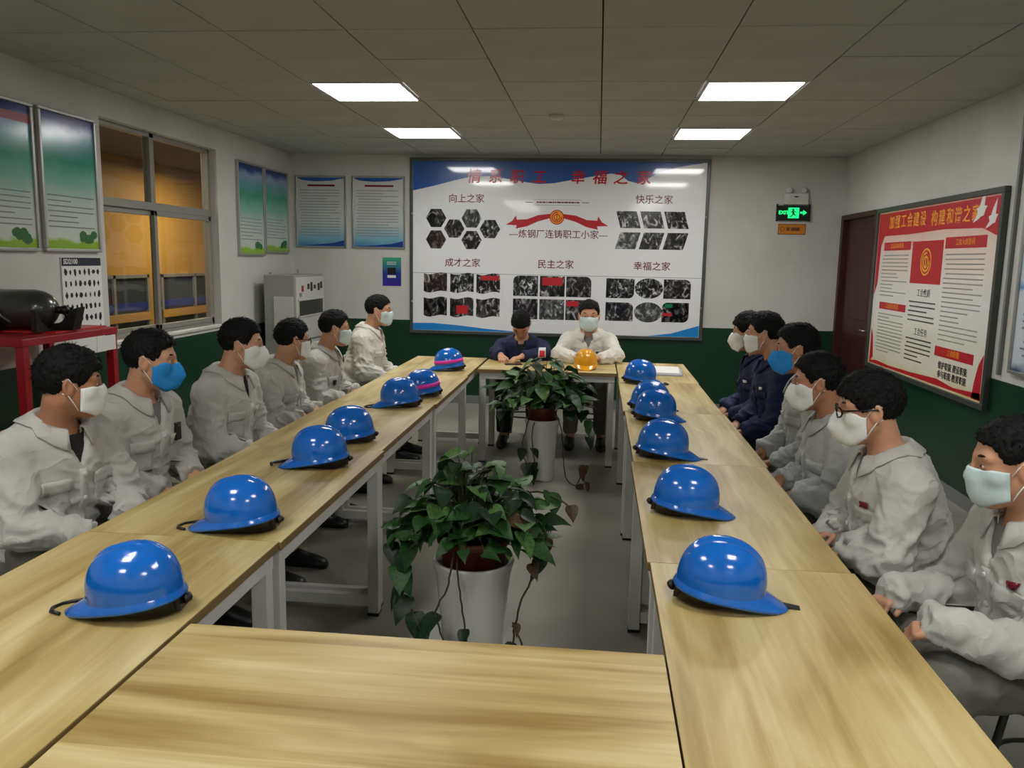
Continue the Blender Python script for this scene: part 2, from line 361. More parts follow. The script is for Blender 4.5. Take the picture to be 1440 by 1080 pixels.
e = MB().lathe([(.001, 2.665), (.045, 2.668), (.055, 2.685), (.055, 2.699)], (-.36, 6.5, 0), 20).build('smoke_detector', M_STEEL, label='small round white detector on the ceiling between the lights', cat='detector')
# baseboards
MB().box((XL, YB - .012, 0), (XR, YB, .09)).build('baseboard_back', M_GREYTX, kind='structure')
MB().box((XR - .012, YF, 0), (XR, DY0 - .06, .09)).build('baseboard_right', M_GREYTX, kind='structure')
MB().box((XL, YF, 0), (XL + .012, YB - .012, .09)).build('baseboard_left', M_GREYTX, kind='structure')
# conduit on right wall
b = MB(); b.box((XR - .022, 5.30, .95), (XR, 5.325, ZC)); b.box((XR - .03, 5.285, 2.64), (XR, 5.34, ZC)); b.build('trim_1', M_GREYTX, kind='structure')
# door
d = empty('door_1', (XR, 0, 0), kind='structure')
MB().box((.03, DY0 + .05, .01), (.07, DY1 - .05, DZ - .05)).build('door_leaf', M_DOOR, d)
b = MB(); b.box((-.02, DY0 - .02, 0), (.1, DY0 + .05, DZ)); b.box((-.02, DY1 - .05, 0), (.1, DY1 + .02, DZ)); b.box((-.02, DY0 + .05, DZ - .05), (.1, DY1 - .05, DZ)); b.build('door_frame', M_DOOR, d, bevel=.004)
for (za, zb) in ((.15, .95), (1.08, 1.95)):
    b = MB(); b.box((.02, DY0 + .18, za), (.031, DY1 - .18, zb)); b.build('door_panel', M_DOOR, d, bevel=.008)
MB().tube([(.03, DY0 + .12, 1.0), (-.02, DY0 + .12, 1.0), (-.02, DY0 + .22, 1.0)], .009).build('door_handle', M_ALU, d)

# window on the left
wd = empty('window_1', (XL, 0, 0), kind='structure')
FX0, FX1 = -.13, -.07
WM = 6.20; WT = 1.955
b = MB(); f = .035
b.box((FX0, WY0, WZ0), (FX1, WY1, WZ0 + f)); b.box((FX0, WY0, WZ1 - f), (FX1, WY1, WZ1)); b.box((FX0, WY0, WZ0), (FX1, WY0 + f, WZ1)); b.box((FX0, WY1 - f, WZ0), (FX1, WY1, WZ1))
b.box((FX0 - .005, WY0, WT - .03), (FX1 + .01, WY1, WT + .03)); b.box((FX0, WM - .03, WT), (FX1, WM + .03, WZ1))
b.build('window_frame', M_WINF, wd, bevel=.003)
for (ya, yb, xo) in ((WY0 + .03, WM + .05, -.10), (WM - .02, WY1 - .03, -.07)):
    za, zb = WZ0 + .03, WT - .03; g = .04; b = MB()
    b.box((xo - .02, ya, za), (xo + .012, ya + g, zb)); b.box((xo - .02, yb - g, za), (xo + .012, yb, zb)); b.box((xo - .02, ya, za), (xo + .012, yb, za + g)); b.box((xo - .02, ya, zb - g), (xo + .012, yb, zb))
    s = b.build('sash', M_WINF, wd, bevel=.003)
    MB().box((xo - .006, ya + g, za + g), (xo - .001, yb - g, zb - g)).build('pane', M_GLASS, s)
for (ya, yb) in ((WY0 + .03, WM - .03), (WM + .03, WY1 - .03)): MB().box((-.103, ya, WT + .03), (-.098, yb, WZ1 - .03)).build('pane', M_GLASS, wd)
MB().box((-.06, WY0, WZ0 - .02), (.02, WY1, WZ0 + .004)).build('window_sill', M_STEEL, wd, bevel=.004)
# corridor seen through the window
MB().box((XL - 2.6, YF, 0), (XL - 2.45, YB + 4, 3.2)).build('wall_outer', M_OUTY, kind='structure')
MB().box((XL - 2.45, YF, 2.75), (XL - .14, YB + 4, 2.9)).build('trim_2', mat('corridor_ceiling', (96, 92, 84), .8), kind='structure')
MB().box((XL - 2.6, YB + 4, 0), (XL - .2, YB + 4.1, 3.3)).build('wall_far_corridor', M_OUTY, kind='structure')
MB().box((XL - 2.6, YB + .2, -.1), (XL - .2, YB + 4, 0)).build('floor_corridor', M_FLOOR, kind='structure')
ow = empty('window_2', (XL - 2.45, 0, 0), kind='structure')
for k, (ya, yb) in enumerate(((8.6, 10.15), (10.45, 12.3))):
    MB().box((.0, ya, .30), (.03, yb, 1.31)).build('pane', M_OUTB, ow)
    b = MB(); 
    for (a0, a1, c0, c1) in ((ya, yb, .25, .30), (ya, yb, 1.28, 1.32), (ya, ya + .05, .25, 1.32), (yb - .05, yb, .25, 1.32), ((ya + yb) / 2 - .025, (ya + yb) / 2 + .025, .25, 1.32)): b.box((.0, a0, c0), (.06, a1, c1))
    b.build('window_frame', M_WINF, ow)
    MB().box((0, ya, .74), (.07, yb, .84)).build('lower_rail', M_OUTY, ow); MB().box((0, ya, .88), (.05, yb, .97)).build('blue_strip', mat('corridor_blue', (40, 56, 130), .5), ow)
lt = bpy.data.lights.new('corridor_fill_lamp', 'AREA'); lt.energy = CORRIDOR_POWER * 3; lt.size = .5; lt.color = (1, .87, .66)
for yy in (6.5, 10.5):  # two unseen lamps, added to brighten the corridor behind the glass
    e = empty('corridor_fill', (XL - 1.3, yy, 2.69), 0, 'added unseen lamp brightening the yellow corridor outside the window, ' + ('nearer one' if yy < 8 else 'farther one'), 'ceiling light', 'added fill lamps in the corridor')
    MB().box((-.3, -.06, 0), (.3, .06, .05)).build('fill_body', M_STEEL, e)
    o = link(bpy.data.objects.new('fill_glow', lt), e); o.location = (0, 0, -.02)

# ------------------------------------------------------------------ wall boards
def board(name, side, u0, u1, z0, z1, wallpos, m_sheet, m_frame, label, cat, fw_=.03, depth=.025, group=None):
    """framed sheet: local x right, y up, z out of the wall; origin lower left"""
    org = {'back': (u0, wallpos, z0), 'left': (wallpos, u0, z0), 'right': (wallpos, u1, z0)}[side]
    e = empty(name, mtx=frame_mtx(org, side), label=label, cat=cat, group=group)
    W, H = abs(u1 - u0), z1 - z0
    MB().box((fw_ * .5, fw_ * .5, .002), (W - fw_ * .5, H - fw_ * .5, depth * .55)).build('sheet', m_sheet, e)
    b = MB(); b.box((0, 0, 0), (W, fw_, depth)); b.box((0, H - fw_, 0), (W, H, depth)); b.box((0, fw_, 0), (fw_, H - fw_, depth)); b.box((W - fw_, fw_, 0), (W, H - fw_, depth))
    b.build('frame', m_frame, e, bevel=.004)
    return e, W, H, depth * .55
def flat(name, pts, z, m, parent, t=.0012, **kw): return MB().prism(pts, z, z + t).build(name, m, parent, **kw)
def rect(x0, y0, x1, y1): return [(x0, y0), (x1, y0), (x1, y1), (x0, y1)]
def lines(parent, x0, x1, y0, y1, n, z, m, h=.008, seed=0, name='printed_lines'):
    r = random.Random(seed); b = MB()
    for k in range(n):
        y = y1 - (y1 - y0) * (k + .5) / n; x = x0 + (.04 * (x1 - x0) if r.random() < .35 else 0); end = x1 - (x1 - x0) * (r.random() * .55 if r.random() < .3 else 0)
        while x < end - h:
            wd_ = min(r.uniform(.6, 3.2) * h, end - x); b.box((x, y - h / 2, z), (x + wd_, y + h / 2, z + .0008)); x += wd_ + h * .35
    return b.build(name, m, parent, kind='stuff')
def emblem(parent, cx, cy, r, z, m, mb):
    def ring(ra, rb, z0, mm, nm, a0=0, a1=2 * PI):
        n = 40; P = [(cx + ra * math.cos(a0 + (a1 - a0) * i / n), cy + ra * math.sin(a0 + (a1 - a0) * i / n)) for i in range(n + 1)]
        Q = [(cx + rb * math.cos(a0 + (a1 - a0) * i / n), cy + rb * math.sin(a0 + (a1 - a0) * i / n)) for i in range(n + 1)]
        b = MB()
        for i in range(n): b.prism([P[i], P[i + 1], Q[i + 1], Q[i]], z0, z0 + .001)
        return b
    if mb: flat('emblem_disc', [(cx + r * math.cos(2 * PI * i / 40), cy + r * math.sin(2 * PI * i / 40)) for i in range(40)], z, mb, parent)
    b = ring(r * .99, r * .86, z + .0012, m, 'x'); g = ring(r * .72, r * .58, z + .0012, m, 'x', .9 * PI * .5, 2.1 * PI * .97); b.add(g.v, g.f)
    g = ring(r * .45, r * .33, z + .0012, m, 'x', PI * .55, PI * 1.45); b.add(g.v, g.f); g = ring(r * .45, r * .33, z + .0012, m, 'x', -PI * .45, PI * .45); b.add(g.v, g.f)
    b.box((cx - r * .06, cy - r * .5, z + .0012), (cx + r * .06, cy + r * .5, z + .0022)); b.build('union_emblem', m, parent)

# big glazed board on the back wall
BX0, BX1, BZ0, BZ1 = -2.06, 1.128, .775, 2.665
e, W, H, zt = board('notice_board', 'back', BX0, BX1, BZ0, BZ1, YB, M_WHITE, M_GREYF, 'large glossy white photo notice board with blue waves on the back wall', 'notice board', .035, .035)
BX = lambda x: x - BX0
BZ = lambda z: z - BZ0
wave = [(-2.025, 2.32), (-1.8, 2.37), (-1.55, 2.435), (-1.36, 2.478), (-1.2, 2.478), (-1.0, 2.45), (-.82, 2.42), (-.66, 2.40), (-.5, 2.41), (-.25, 2.455), (-.05, 2.49), (.1, 2.515), (.2, 2.50), (.28, 2.44), (.36, 2.42), (.46, 2.45), (.58, 2.52), (.75, 2.575), (.93, 2.61), (1.05, 2.625)]
flat('blue_wave', [(BX(x), BZ(z)) for x, z in wave] + [(BX(1.05), BZ(2.63)), (BX(-2.025), BZ(2.63))], zt, M_BLUEP, e)
flat('blue_wave', [(BX(x), BZ(z)) for x, z in ((-2.025, .812), (-2.025, .885), (-1.8, .89), (-1.5, .87), (-1.2, .84), (-.9, .82), (-.6, .812))], zt, M_BLUEL, e)
flat('blue_wave', [(BX(x), BZ(z)) for x, z in ((.55, .812), (.8, .845), (1.09, .935), (1.09, .812))], zt, M_BLUEL, e)
for ch, x in zip('情系职工幸福之家', (-1.36, -1.13, -.9, -.66, -.25, -.02, .2, .44)): text('title_letter', ch, .155, (BX(x), BZ(2.465), zt + .0016), M_REDT, e, bold=.0025, shear=.12)
for s, x, z in (('向上之家', -1.44, 2.235), ('快乐之家', .56, 2.245), ('成才之家', -1.475, 1.55), ('民主之家', -.46, 1.55), ('幸福之家', .565, 1.55)):
    text('section_title', s, .098, (BX(x), BZ(z), zt + .001), M_MAROON, e, bold=.0007)
text('board_heading', '—炼钢厂连铸职工小家—', .096, (BX(-.44), BZ(1.87), zt + .001), M_MAROON, e, bold=.0005)
for s in (-1, 1):
    c = -.46; R = [(c + s * .07, 2.09), (c + s * .2, 2.075), (c + s * .32, 2.03), (c + s * .43, 2.025), (c + s * .44, 2.07), (c + s * .48, 2.01), (c + s * .55, 1.97), (c + s * .43, 1.965), (c + s * .44, 1.93), (c + s * .32, 1.955), (c + s * .2, 2.01), (c + s * .07, 2.045)]
    flat('red_ribbon', [(BX(x), BZ(z)) for x, z in R], zt, M_RED, e)
emblem(e, BX(-.46), BZ(2.055), .078, zt + .0014, M_RED, M_GOLD)
flat('banner_strip', rect(BX(-.71), BZ(2.185), BX(-.21), BZ(2.235)), zt, M_WHITE, e)
lines(e, BX(-.70), BX(-.22), BZ(2.195), BZ(2.225), 1, zt + .0014, M_MAROON, .014, 3)
b = MB(); b.box((BX(-.71), BZ(2.236), zt), (BX(-.21), BZ(2.239), zt + .001)); b.box((BX(-.71), BZ(2.18), zt), (BX(-.21), BZ(2.183), zt + .001)); b.box((BX(-.8), BZ(2.205), zt), (BX(-.72), BZ(2.213), zt + .001)); b.box((BX(-.2), BZ(2.205), zt), (BX(-.12), BZ(2.213), zt + .001)); b.build('banner_rule', M_GREYTX, e)
PH = [photo_mat('photo_a', 1), photo_mat('photo_b', 2, (26, 24, 26), (190, 186, 186), 13), photo_mat('photo_c', 3, (34, 22, 22), (214, 206, 190), 7), photo_mat('photo_d', 4, (60, 64, 62), (196, 198, 196), 12), photo_mat('photo_e', 5, (14, 14, 16), (226, 226, 228), 16)]
def photo(pts, k): return flat('photo_print', [(BX(x), BZ(z)) for x, z in pts], zt, PH[k], e, .0016)
for k, (x, z) in enumerate(((-1.77, 2.03), (-1.57, 1.92), (-1.77, 1.80), (-1.38, 2.03), (-1.18, 1.92), (-1.38, 1.80))):
    photo([(x + .112 * math.cos(PI / 3 * i), z + .112 * math.sin(PI / 3 * i)) for i in range(6)], (0, 1, 2, 3, 4, 1)[k])
for k, (x, z) in enumerate(((.30, 2.04), (.55, 2.04), (.80, 2.04), (.30, 1.82), (.55, 1.82), (.80, 1.82))):
    s = .025 if z > 1.9 else -.025; photo([(x - .107 + s, z - .088), (x + .107 + s, z - .088), (x + .107 - s, z + .088), (x - .107 - s, z + .088)], (4, 0, 1, 3, 4, 0)[k])
for k, x in enumerate((-1.775, -1.48, -1.19)):
    for j, z in enumerate((1.335, 1.07)):
        P = [(x - .13, z - .095)] + [(x - .13 + .26 * t / 8, z - .1 - .012 * math.sin(2 * PI * t / 8)) for t in range(1, 8)] + [(x + .13, z - .095), (x + .13, z + .1)] + [(x + .13 - .26 * t / 8, z + .1 + .012 * math.sin(2 * PI * t / 8)) for t in range(1, 8)] + [(x - .13, z + .1)]
        photo(P, (2, 0, 4, 1, 4, 0)[k * 2 + j])
flat('red_flag', rect(BX(-1.27), BZ(1.37), BX(-1.07), BZ(1.42)), zt + .0018, M_RED, e); flat('red_flag', rect(BX(-1.54), BZ(1.0), BX(-1.41), BZ(1.09)), zt + .0018, M_RED, e)
def rr(x0, z0, x1, z1, r, corners):
    P = []
    for (cx, cz, a, nm) in ((x1, z1, 0, 'tr'), (x0, z1, 90, 'tl'), (x0, z0, 180, 'bl'), (x1, z0, 270, 'br')):
        if nm in corners:
            ox = cx - r if cx == x1 else cx + r; oz = cz - r if cz == z1 else cz + r
            P += [(ox + r * math.cos(math.radians(a + t * 15)), oz + r * math.sin(math.radians(a + t * 15))) for t in range(7)]
        else: P.append((cx, cz))
    return P
for k, x in enumerate((-.78, -.49, -.205)):
    for j, z in enumerate((1.32, 1.07)):
        photo(rr(x - .135, z - .11, x + .135, z + .11, .06, ('tl',) if k == 0 and j == 0 else ('tr',) if k == 2 and j == 0 else ()), (4, 1, 0, 3, 1, 0)[k * 2 + j])
flat('red_flag', rect(BX(-.6), BZ(1.33), BX(-.38), BZ(1.415)), zt + .0018, M_RED, e); flat('red_flag', rect(BX(-.33), BZ(1.11), BX(-.2), BZ(1.165)), zt + .0018, M_RED, e)
photo(rr(.09, 1.21, .39, 1.42, .06, ('br',)), 4); photo(rr(.09, .965, .385, 1.165, .06, ('tr',)), 0)
for z, k in ((1.32, 4), (1.065, 3)): photo([(.545 + .15 * math.cos(2 * PI * t / 28), z + .108 * math.sin(2 * PI * t / 28)) for t in range(28)], k)
photo(rr(.70, 1.215, .985, 1.42, .06, ('tr',)), 1); photo(rr(.69, .965, .975, 1.175, .06, ('tl', 'br')), 0)
flat('green_patch', rect(BX(.72), BZ(1.12), BX(.80), BZ(1.16)), zt + .0018, mat('green_print', (20, 130, 84), .2), e); flat('red_flag', rect(BX(.70), BZ(1.03), BX(.80), BZ(1.065)), zt + .0018, M_RED, e)
MB().box((.035, BZ(1.437), zt), (W - .035, BZ(1.441), zt + .0008)).build('sheet_joint', M_GREYTX, e)
for x in (.03, W - .03):
    for z in (.35, 1.3): MB().ball((x, z, .037), .012, 10, 6).build('clip', M_ALU, e)

# two framed sheets left of the board
for k, (x0, x1) in enumerate(((-3.345, -2.775), (-2.705, -2.115))):
    g = gradient_mat('notice_paper', [(0, (60, 130, 170)), (.12, (120, 176, 196)), (.35, (196, 204, 200)), (1, (206, 206, 200))], 1, 0, .78)
    e, W, H, zt = board('framed_notice', 'back', x0, x1, 1.69, 2.468, YB, g, M_ALU, ('left' if k == 0 else 'right') + ' one of two silver framed text notices beside the photo board', 'notice', .018, .022)
    flat('blue_header', [(.02, H - .02), (W - .02, H - .02), (W - .03, H - .03), (W * .7, H - .055), (W * .4, H - .062), (W * .15, H - .05), (.03, H - .03)], zt, M_BLUEP, e)
    flat('blue_footer', [(.02, .02), (W - .025, .02), (W - .025, .085), (W * .75, .055), (W * .4, .035)], zt, mat('deep_blue_print', (26, 60, 140), .2), e)
    flat('heading_bar', rect(W * .24, H - .115, W * .78, H - .095), zt, M_MAROON, e)
    lines(e, .05, W - .07, .12, H - .14, 17, zt + .001, M_GREYTX, .007, k + 11)
    for sx in (.006, W - .006): MB().tube([(sx, .0, .024), (sx, H, .024)], .005).build('frame_rail', M_ALU, e)
# small gradient poster
e = empty('small_poster', mtx=frame_mtx((-2.372, YB, 1.285), 'back'), label='small green and violet poster left of the big board', cat='poster')
MB().box((0, 0, .001), (.21, .312, .003)).build('sheet', gradient_mat('small_poster_print', [(0, (60, 40, 150)), (.45, (40, 60, 150)), (1, (70, 170, 130))], 1, 0, .31), e)
flat('dark_square', rect(.055, .13, .15, .2), .003, M_BLACK, e); flat('white_strip', rect(.055, .09, .15, .118), .003, M_PAPER, e)
lines(e, .05, .16, .23, .27, 2, .003, M_PAPER, .008, 5)
# exit sign, lamp box, sticker
e = empty('exit_sign', mtx=frame_mtx((1.82, YB, 2.055), 'back'), label='green lit exit sign with running figure and arrow', cat='exit sign')
MB().box((0, 0, 0), (.335, .15, .035)).build('sign_body', M_EXITB, e, bevel=.004)
flat('lit_panel', rect(.115, .022, .225, .13), .036, M_GRN, e)
mk = MB(); mk.prism([(.165 + .011 * math.cos(t * PI / 5), .108 + .011 * math.sin(t * PI / 5)) for t in range(10)], .0375, .039)
mk.prism([(.152, .095), (.172, .098), (.178, .068), (.196, .052), (.19, .045), (.168, .06), (.156, .042), (.136, .034), (.133, .042), (.15, .05), (.16, .068)], .0375, .039); mk.prism([(.15, .093), (.136, .083), (.14, .077), (.154, .085)], .0375, .039); mk.prism([(.172, .095), (.19, .078), (.194, .084), (.176, .099)], .0375, .039)
mk.build('running_figure', M_EXITB, e)
flat('lit_arrow', [(.235, .07), (.265, .07), (.265, .052), (.305, .08), (.265, .108), (.265, .09), (.235, .09)], .036, M_GRN, e)
text('sign_lettering', 'EXIT', .05, (.07, .078, .0365), M_GRN, e, bold=.002)
for x in (.0, .325): MB().box((x, -.008, .0), (x + .012, .165, .04)).build('end_cap', M_BLACK, e)
e = empty('emergency_lamp', mtx=frame_mtx((1.885, YB, 2.215), 'back'), label='white emergency lamp box above the exit sign', cat='emergency lamp')
MB().box((0, 0, 0), (.245, .115, .05)).build('lamp_box', M_STEEL, e, bevel=.006)
for x in (.05, .2):
    q = MB(); q.lathe([(.03, .0), (.034, .012), (.02, .02), (.001, .022)], (x, .145, .03), 16); q.build('lamp_head', M_STEEL, e)
MB().tube([(.1, .08, .051), (.14, .08, .051)], .006).build('test_button', M_BLACK, e)
e = empty('orange_sign', mtx=frame_mtx((1.85, YB, 1.912), 'back'), label='small orange sticker sign below the exit sign', cat='sign')
MB().box((0, 0, 0), (.28, .108, .003)).build('sign_plate', M_ORANGE, e)
b = MB(); 
for q in ((0, 0, .28, .006), (0, .102, .28, .108), (0, 0, .006, .108), (.274, 0, .28, .108)): b.box((q[0], q[1], .003), (q[2], q[3], .005))
b.build('sign_border', mat('brown_ink', (110, 62, 22), .5), e)
lines(e, .08, .25, .03, .08, 1, .003, MATS['brown_ink'], .036, 8, 'sign_lettering')
b = MB().tube([(.045 + .022 * math.cos(t * PI / 6), .055 + .022 * math.sin(t * PI / 6), .004) for t in range(12)], .003, 6, closed=True).build('sign_symbol', MATS['brown_ink'], e)

M_INK2 = mat('pale_ink', (150, 152, 146), .4)
# red board on the right wall
RY0, RY1, RZ0, RZ1 = 5.42, 7.76, .70, 2.105
g = gradient_mat('cream_print', [(0, (226, 206, 140)), (.1, (234, 230, 208)), (.5, (232, 233, 228)), (.8, (234, 216, 200)), (1, (236, 180, 160))], 1, 0, 1.3)
e, W, H, zt = board('union_board', 'right', RY0, RY1, RZ0, RZ1, XR, g, M_GREYF, 'red and cream framed board with gold title on the right wall', 'notice board', .038, .04)
RY = lambda y: RY1 - y
RZ = lambda z: z - RZ0
flat('red_header', [(.05, H - .05), (W - .05, H - .05), (W - .05, RZ(1.80)), (RY(5.7), RZ(1.86)), (RY(6.3), RZ(1.875)), (RY(7.0), RZ(1.86)), (RY(7.55), RZ(1.86)), (RY(7.62), RZ(1.78)), (RY(7.64), RZ(1.45)), (.05, RZ(1.35))], zt, M_RED, e)
for ch, y in zip('加强工会建设', np.linspace(7.40, 6.72, 6)): text('title_letter', ch, .12, (RY(y), RZ(1.965), zt + .0014), M_GOLD, e, bold=.001)
for ch, y in zip('构建和谐之家', np.linspace(6.50, 5.82, 6)): text('title_letter', ch, .12, (RY(y), RZ(1.955), zt + .0014), M_GOLD, e, bold=.001)
for k, (ya, yb, za, zb) in enumerate(((7.54, 6.92, 1.735, 1.805), (6.26, 5.62, 1.735, 1.815), (7.54, 6.92, 1.235, 1.295), (6.27, 5.64, .965, 1.035))):
    flat('red_heading', rect(RY(ya), RZ(za), RY(yb), RZ(zb)), zt, M_RED, e)
    text('heading_text', ('工会基本职责', '工会入会誓词', '工会会员权利', '工会职能')[k], .05, (RY((ya + yb) / 2), RZ((za + zb) / 2), zt + .0014), M_GOLD, e, bold=0)
flat('red_flag_panel', rect(RY(6.88), RZ(1.475), RY(6.29), RZ(1.80)), zt, M_RED, e)
emblem(e, RY(6.585), RZ(1.64), .105, zt + .0013, M_GOLD, None)
lines(e, RY(7.56), RY(6.95), RZ(1.34), RZ(1.71), 12, zt, M_INK2, .009, 21); lines(e, RY(7.56), RY(6.95), RZ(.86), RZ(1.21), 12, zt, M_INK2, .009, 22)
lines(e, RY(6.24), RY(5.62), RZ(1.07), RZ(1.71), 19, zt, M_INK2, .009, 23)
text('heading_text', '工会性质', .065, (RY(6.58), RZ(1.40), zt + .001), M_DARKTX, e); text('heading_text', '工会任务', .065, (RY(6.57), RZ(1.10), zt + .001), M_DARKTX, e)
lines(e, RY(6.86), RY(6.34), RZ(1.17), RZ(1.35), 5, zt, M_DARKTX, .011, 24); lines(e, RY(6.86), RY(6.34), RZ(.86), RZ(1.06), 6, zt, M_DARKTX, .011, 25)
text('body_text', '维护职能 建设职能', .058, (RY(5.95), RZ(.90), zt + .001), M_DARKTX, e, bold=.001); text('body_text', '参与职能 教育职能', .058, (RY(5.95), RZ(.835), zt + .001), M_DARKTX, e, bold=.001)
flat('red_swirl', [(RY(7.7), RZ(.76)), (RY(7.5), RZ(.78)), (RY(7.2), RZ(.77)), (RY(6.7), RZ(.78)), (RY(6.2), RZ(.80)), (RY(5.9), RZ(.775)), (RY(5.48), RZ(.80)), (RY(5.48), RZ(.755)), (RY(7.7), RZ(.745))], zt, M_RED, e)
flat('red_swirl', [(RY(5.62), RZ(.75)), (RY(5.5), RZ(.75)), (RY(5.5), RZ(1.05)), (RY(5.56), RZ(.98)), (RY(5.6), RZ(.86))], zt, M_RED, e); flat('red_swirl', [(RY(7.69), RZ(.75)), (RY(7.6), RZ(.8)), (RY(7.64), RZ(.98)), (RY(7.69), RZ(1.05))], zt, M_RED, e)
for (cx, cy, s) in ((5.74, 1.99, 1.0), (5.57, 1.93, .85)):
    flat('white_dove', [(RY(cx) + s * a, RZ(cy) + s * c) for a, c in ((-.11, -.09), (-.05, -.035), (-.07, .0), (-.03, .01), (-.01, .06), (.045, .13), (.04, .06), (.035, .015), (.08, .01), (.055, -.015), (.04, -.05), (.0, -.055), (-.05, -.075))], zt + .0016, M_PAPER, e)
# board at the right edge
e, W, H, zt = board('framed_notice', 'right', 4.2, 5.18, .98, 2.075, XR, gradient_mat('edge_board_print', [(0, (30, 50, 100)), (.06, (206, 218, 228)), (.44, (214, 224, 232)), (.47, (90, 160, 210)), (.53, (210, 220, 230)), (.85, (190, 220, 236)), (1, (70, 160, 210))], 1, 0, 1.1), M_ALU, 'blue and white framed notice at the right edge behind the masked man', 'notice', .022, .03)
lines(e, .1, .9, .1, .5, 10, zt, M_GREYTX, .012, 31); lines(e, .1, .9, .62, .8, 3, zt, M_DARKTX, .03, 32); lines(e, .1, .9, .9, .98, 2, zt, M_MAROON, .03, 33)
# left wall posters
def green_poster(y0, y1, z0, z1, label, seed):
    g = gradient_mat('landscape_print', [(0, (120, 150, 30)), (.07, (150, 190, 60)), (.1, (200, 210, 200)), (.36, (186, 202, 194)), (.5, (120, 184, 164)), (.66, (40, 146, 116)), (.78, (80, 150, 160)), (.86, (130, 156, 190)), (.93, (26, 56, 130)), (1, (16, 28, 80))], 1, 0, z1 - z0, .16)
    e, W, H, zt = board('landscape_poster', 'left', y0, y1, z0, z1, XL, g, M_ALU, label, 'poster', .02, .03)
    lines(e, .05, W - .05, .14, H * .42, 7, zt, M_GREYTX, .007, seed)
    b = MB(); r = random.Random(seed)
    for k in range(8): 
        cx = W * .78 + r.uniform(-.12, .1) * W; cy = .085 + r.uniform(-.02, .03); rr_ = r.uniform(.02, .035); b.prism([(cx + rr_ * 1.3 * math.cos(t * PI / 5), cy + rr_ * math.sin(t * PI / 5)) for t in range(10)], zt + .0002 * k, zt + .0006 + .0002 * k)
    b.build('printed_tree', mat('print_tree', (40, 104, 44), .3), e); flat('printed_grass', [(.02, .02), (W - .02, .02), (W - .02, .06), (W * .6, .052), (W * .3, .058), (.02, .048)], zt, mat('print_grass', (136, 176, 40), .3), e)
    return e, W, H, zt
e, W, H, zt = green_poster(4.12, 4.715, 1.595, 2.46, 'green landscape poster cut off by the left edge', 1)
flat('printed_title', rect(.1, H - .12, W - .02, H - .07), zt, mat('print_red', (150, 40, 60), .3), e)
green_poster(4.765, 5.335, 1.595, 2.465, 'green landscape poster directly left of the window', 2)
green_poster(7.52, 8.13, 1.59, 2.475, 'green landscape poster directly right of the window', 3)
green_poster(8.15, 8.78, 1.62, 2.475, 'green landscape poster in the left back corner', 4)
# parts chart
e = empty('parts_chart', mtx=frame_mtx((XL, 4.915, .96), 'left'), label='white chart of black part pictures headed SD2100 under the poster', cat='chart')
MB().box((0, 0, 0), (.43, .60, .006)).build('sheet', M_PAPER, e); flat('dark_header', rect(.012, .545, .425, .598), .006, mat('header_navy', (24, 32, 52), .3), e)
text('header_text', 'SD2100', .045, (.1, .572, .0075), M_PAPER, e, bold=.001)
r = random.Random(5); b = MB()
for j in range(6):
    for i in range(8):
        cx = .045 + i * .049; cy = .505 - j * .075; n = r.randint(4, 7); a = r.uniform(.013, .022); h = r.uniform(.02, .032)
        b.prism([(cx + a * r.uniform(.5, 1) * math.cos(2 * PI * t / n), cy + h * r.uniform(.6, 1) * math.sin(2 * PI * t / n)) for t in range(n)], .006, .0075)
b.build('part_pictures', M_BLACK, e, kind='stuff')
MB().box((0, 0, .006), (.005, .6, .008)).build('chart_edge', M_GREYTX, e)

# grey cabinet in the left back corner
e = empty('equipment_cabinet', (-3.28, 7.83, 0), 0, 'tall grey equipment cabinet in the left back corner', 'cabinet')
MB().box((0, 0, 0), (.31, .86, 1.405)).build('body', M_CAB, e, bevel=.006)
MB().box((.311, .02, .75), (.325, .84, 1.385)).build('control_panel', M_CABW, e, bevel=.003)
MB().box((.311, .02, .1), (.325, .84, .73)).build('lower_door', M_CABW, e, bevel=.003)
b = MB(); b.box((.325, .07, 1.0), (.33, .78, 1.15)); b.build('display_window', M_BLACK, e)
b = MB(); b.box((.325, .05, .985), (.334, .8, 1.0)); b.box((.325, .05, 1.15), (.334, .8, 1.165)); b.box((.325, .05, .985), (.334, .07, 1.165)); b.box((.325, .78, .985), (.334, .8, 1.165)); b.build('display_frame', M_CABW, e)
for k, yy in enumerate((.16, .33, .42, .52, .64, .72)): MB().box((.325, yy, 1.24 + .02 * (k % 2)), (.331, yy + .05, 1.30 + .015 * (k % 3))).build('switch', M_BLACK if k else M_REDSH, e)
MB().box((.325, .1, 1.19), (.33, .16, 1.23)).build('label_plate', M_GREYTX, e)
MB().box((.10, -.012, .78), (.30, -.001, 1.195)).build('side_panel', M_CABW, e, bevel=.003)
for yy in (.04, .8): MB().lathe([(.022, -.003), (.022, .003)], (.05, yy, 1.43), 16, mtx=Matrix.Rotation(PI / 2, 4, 'Y')).build('lifting_eye', M_ALU, e)

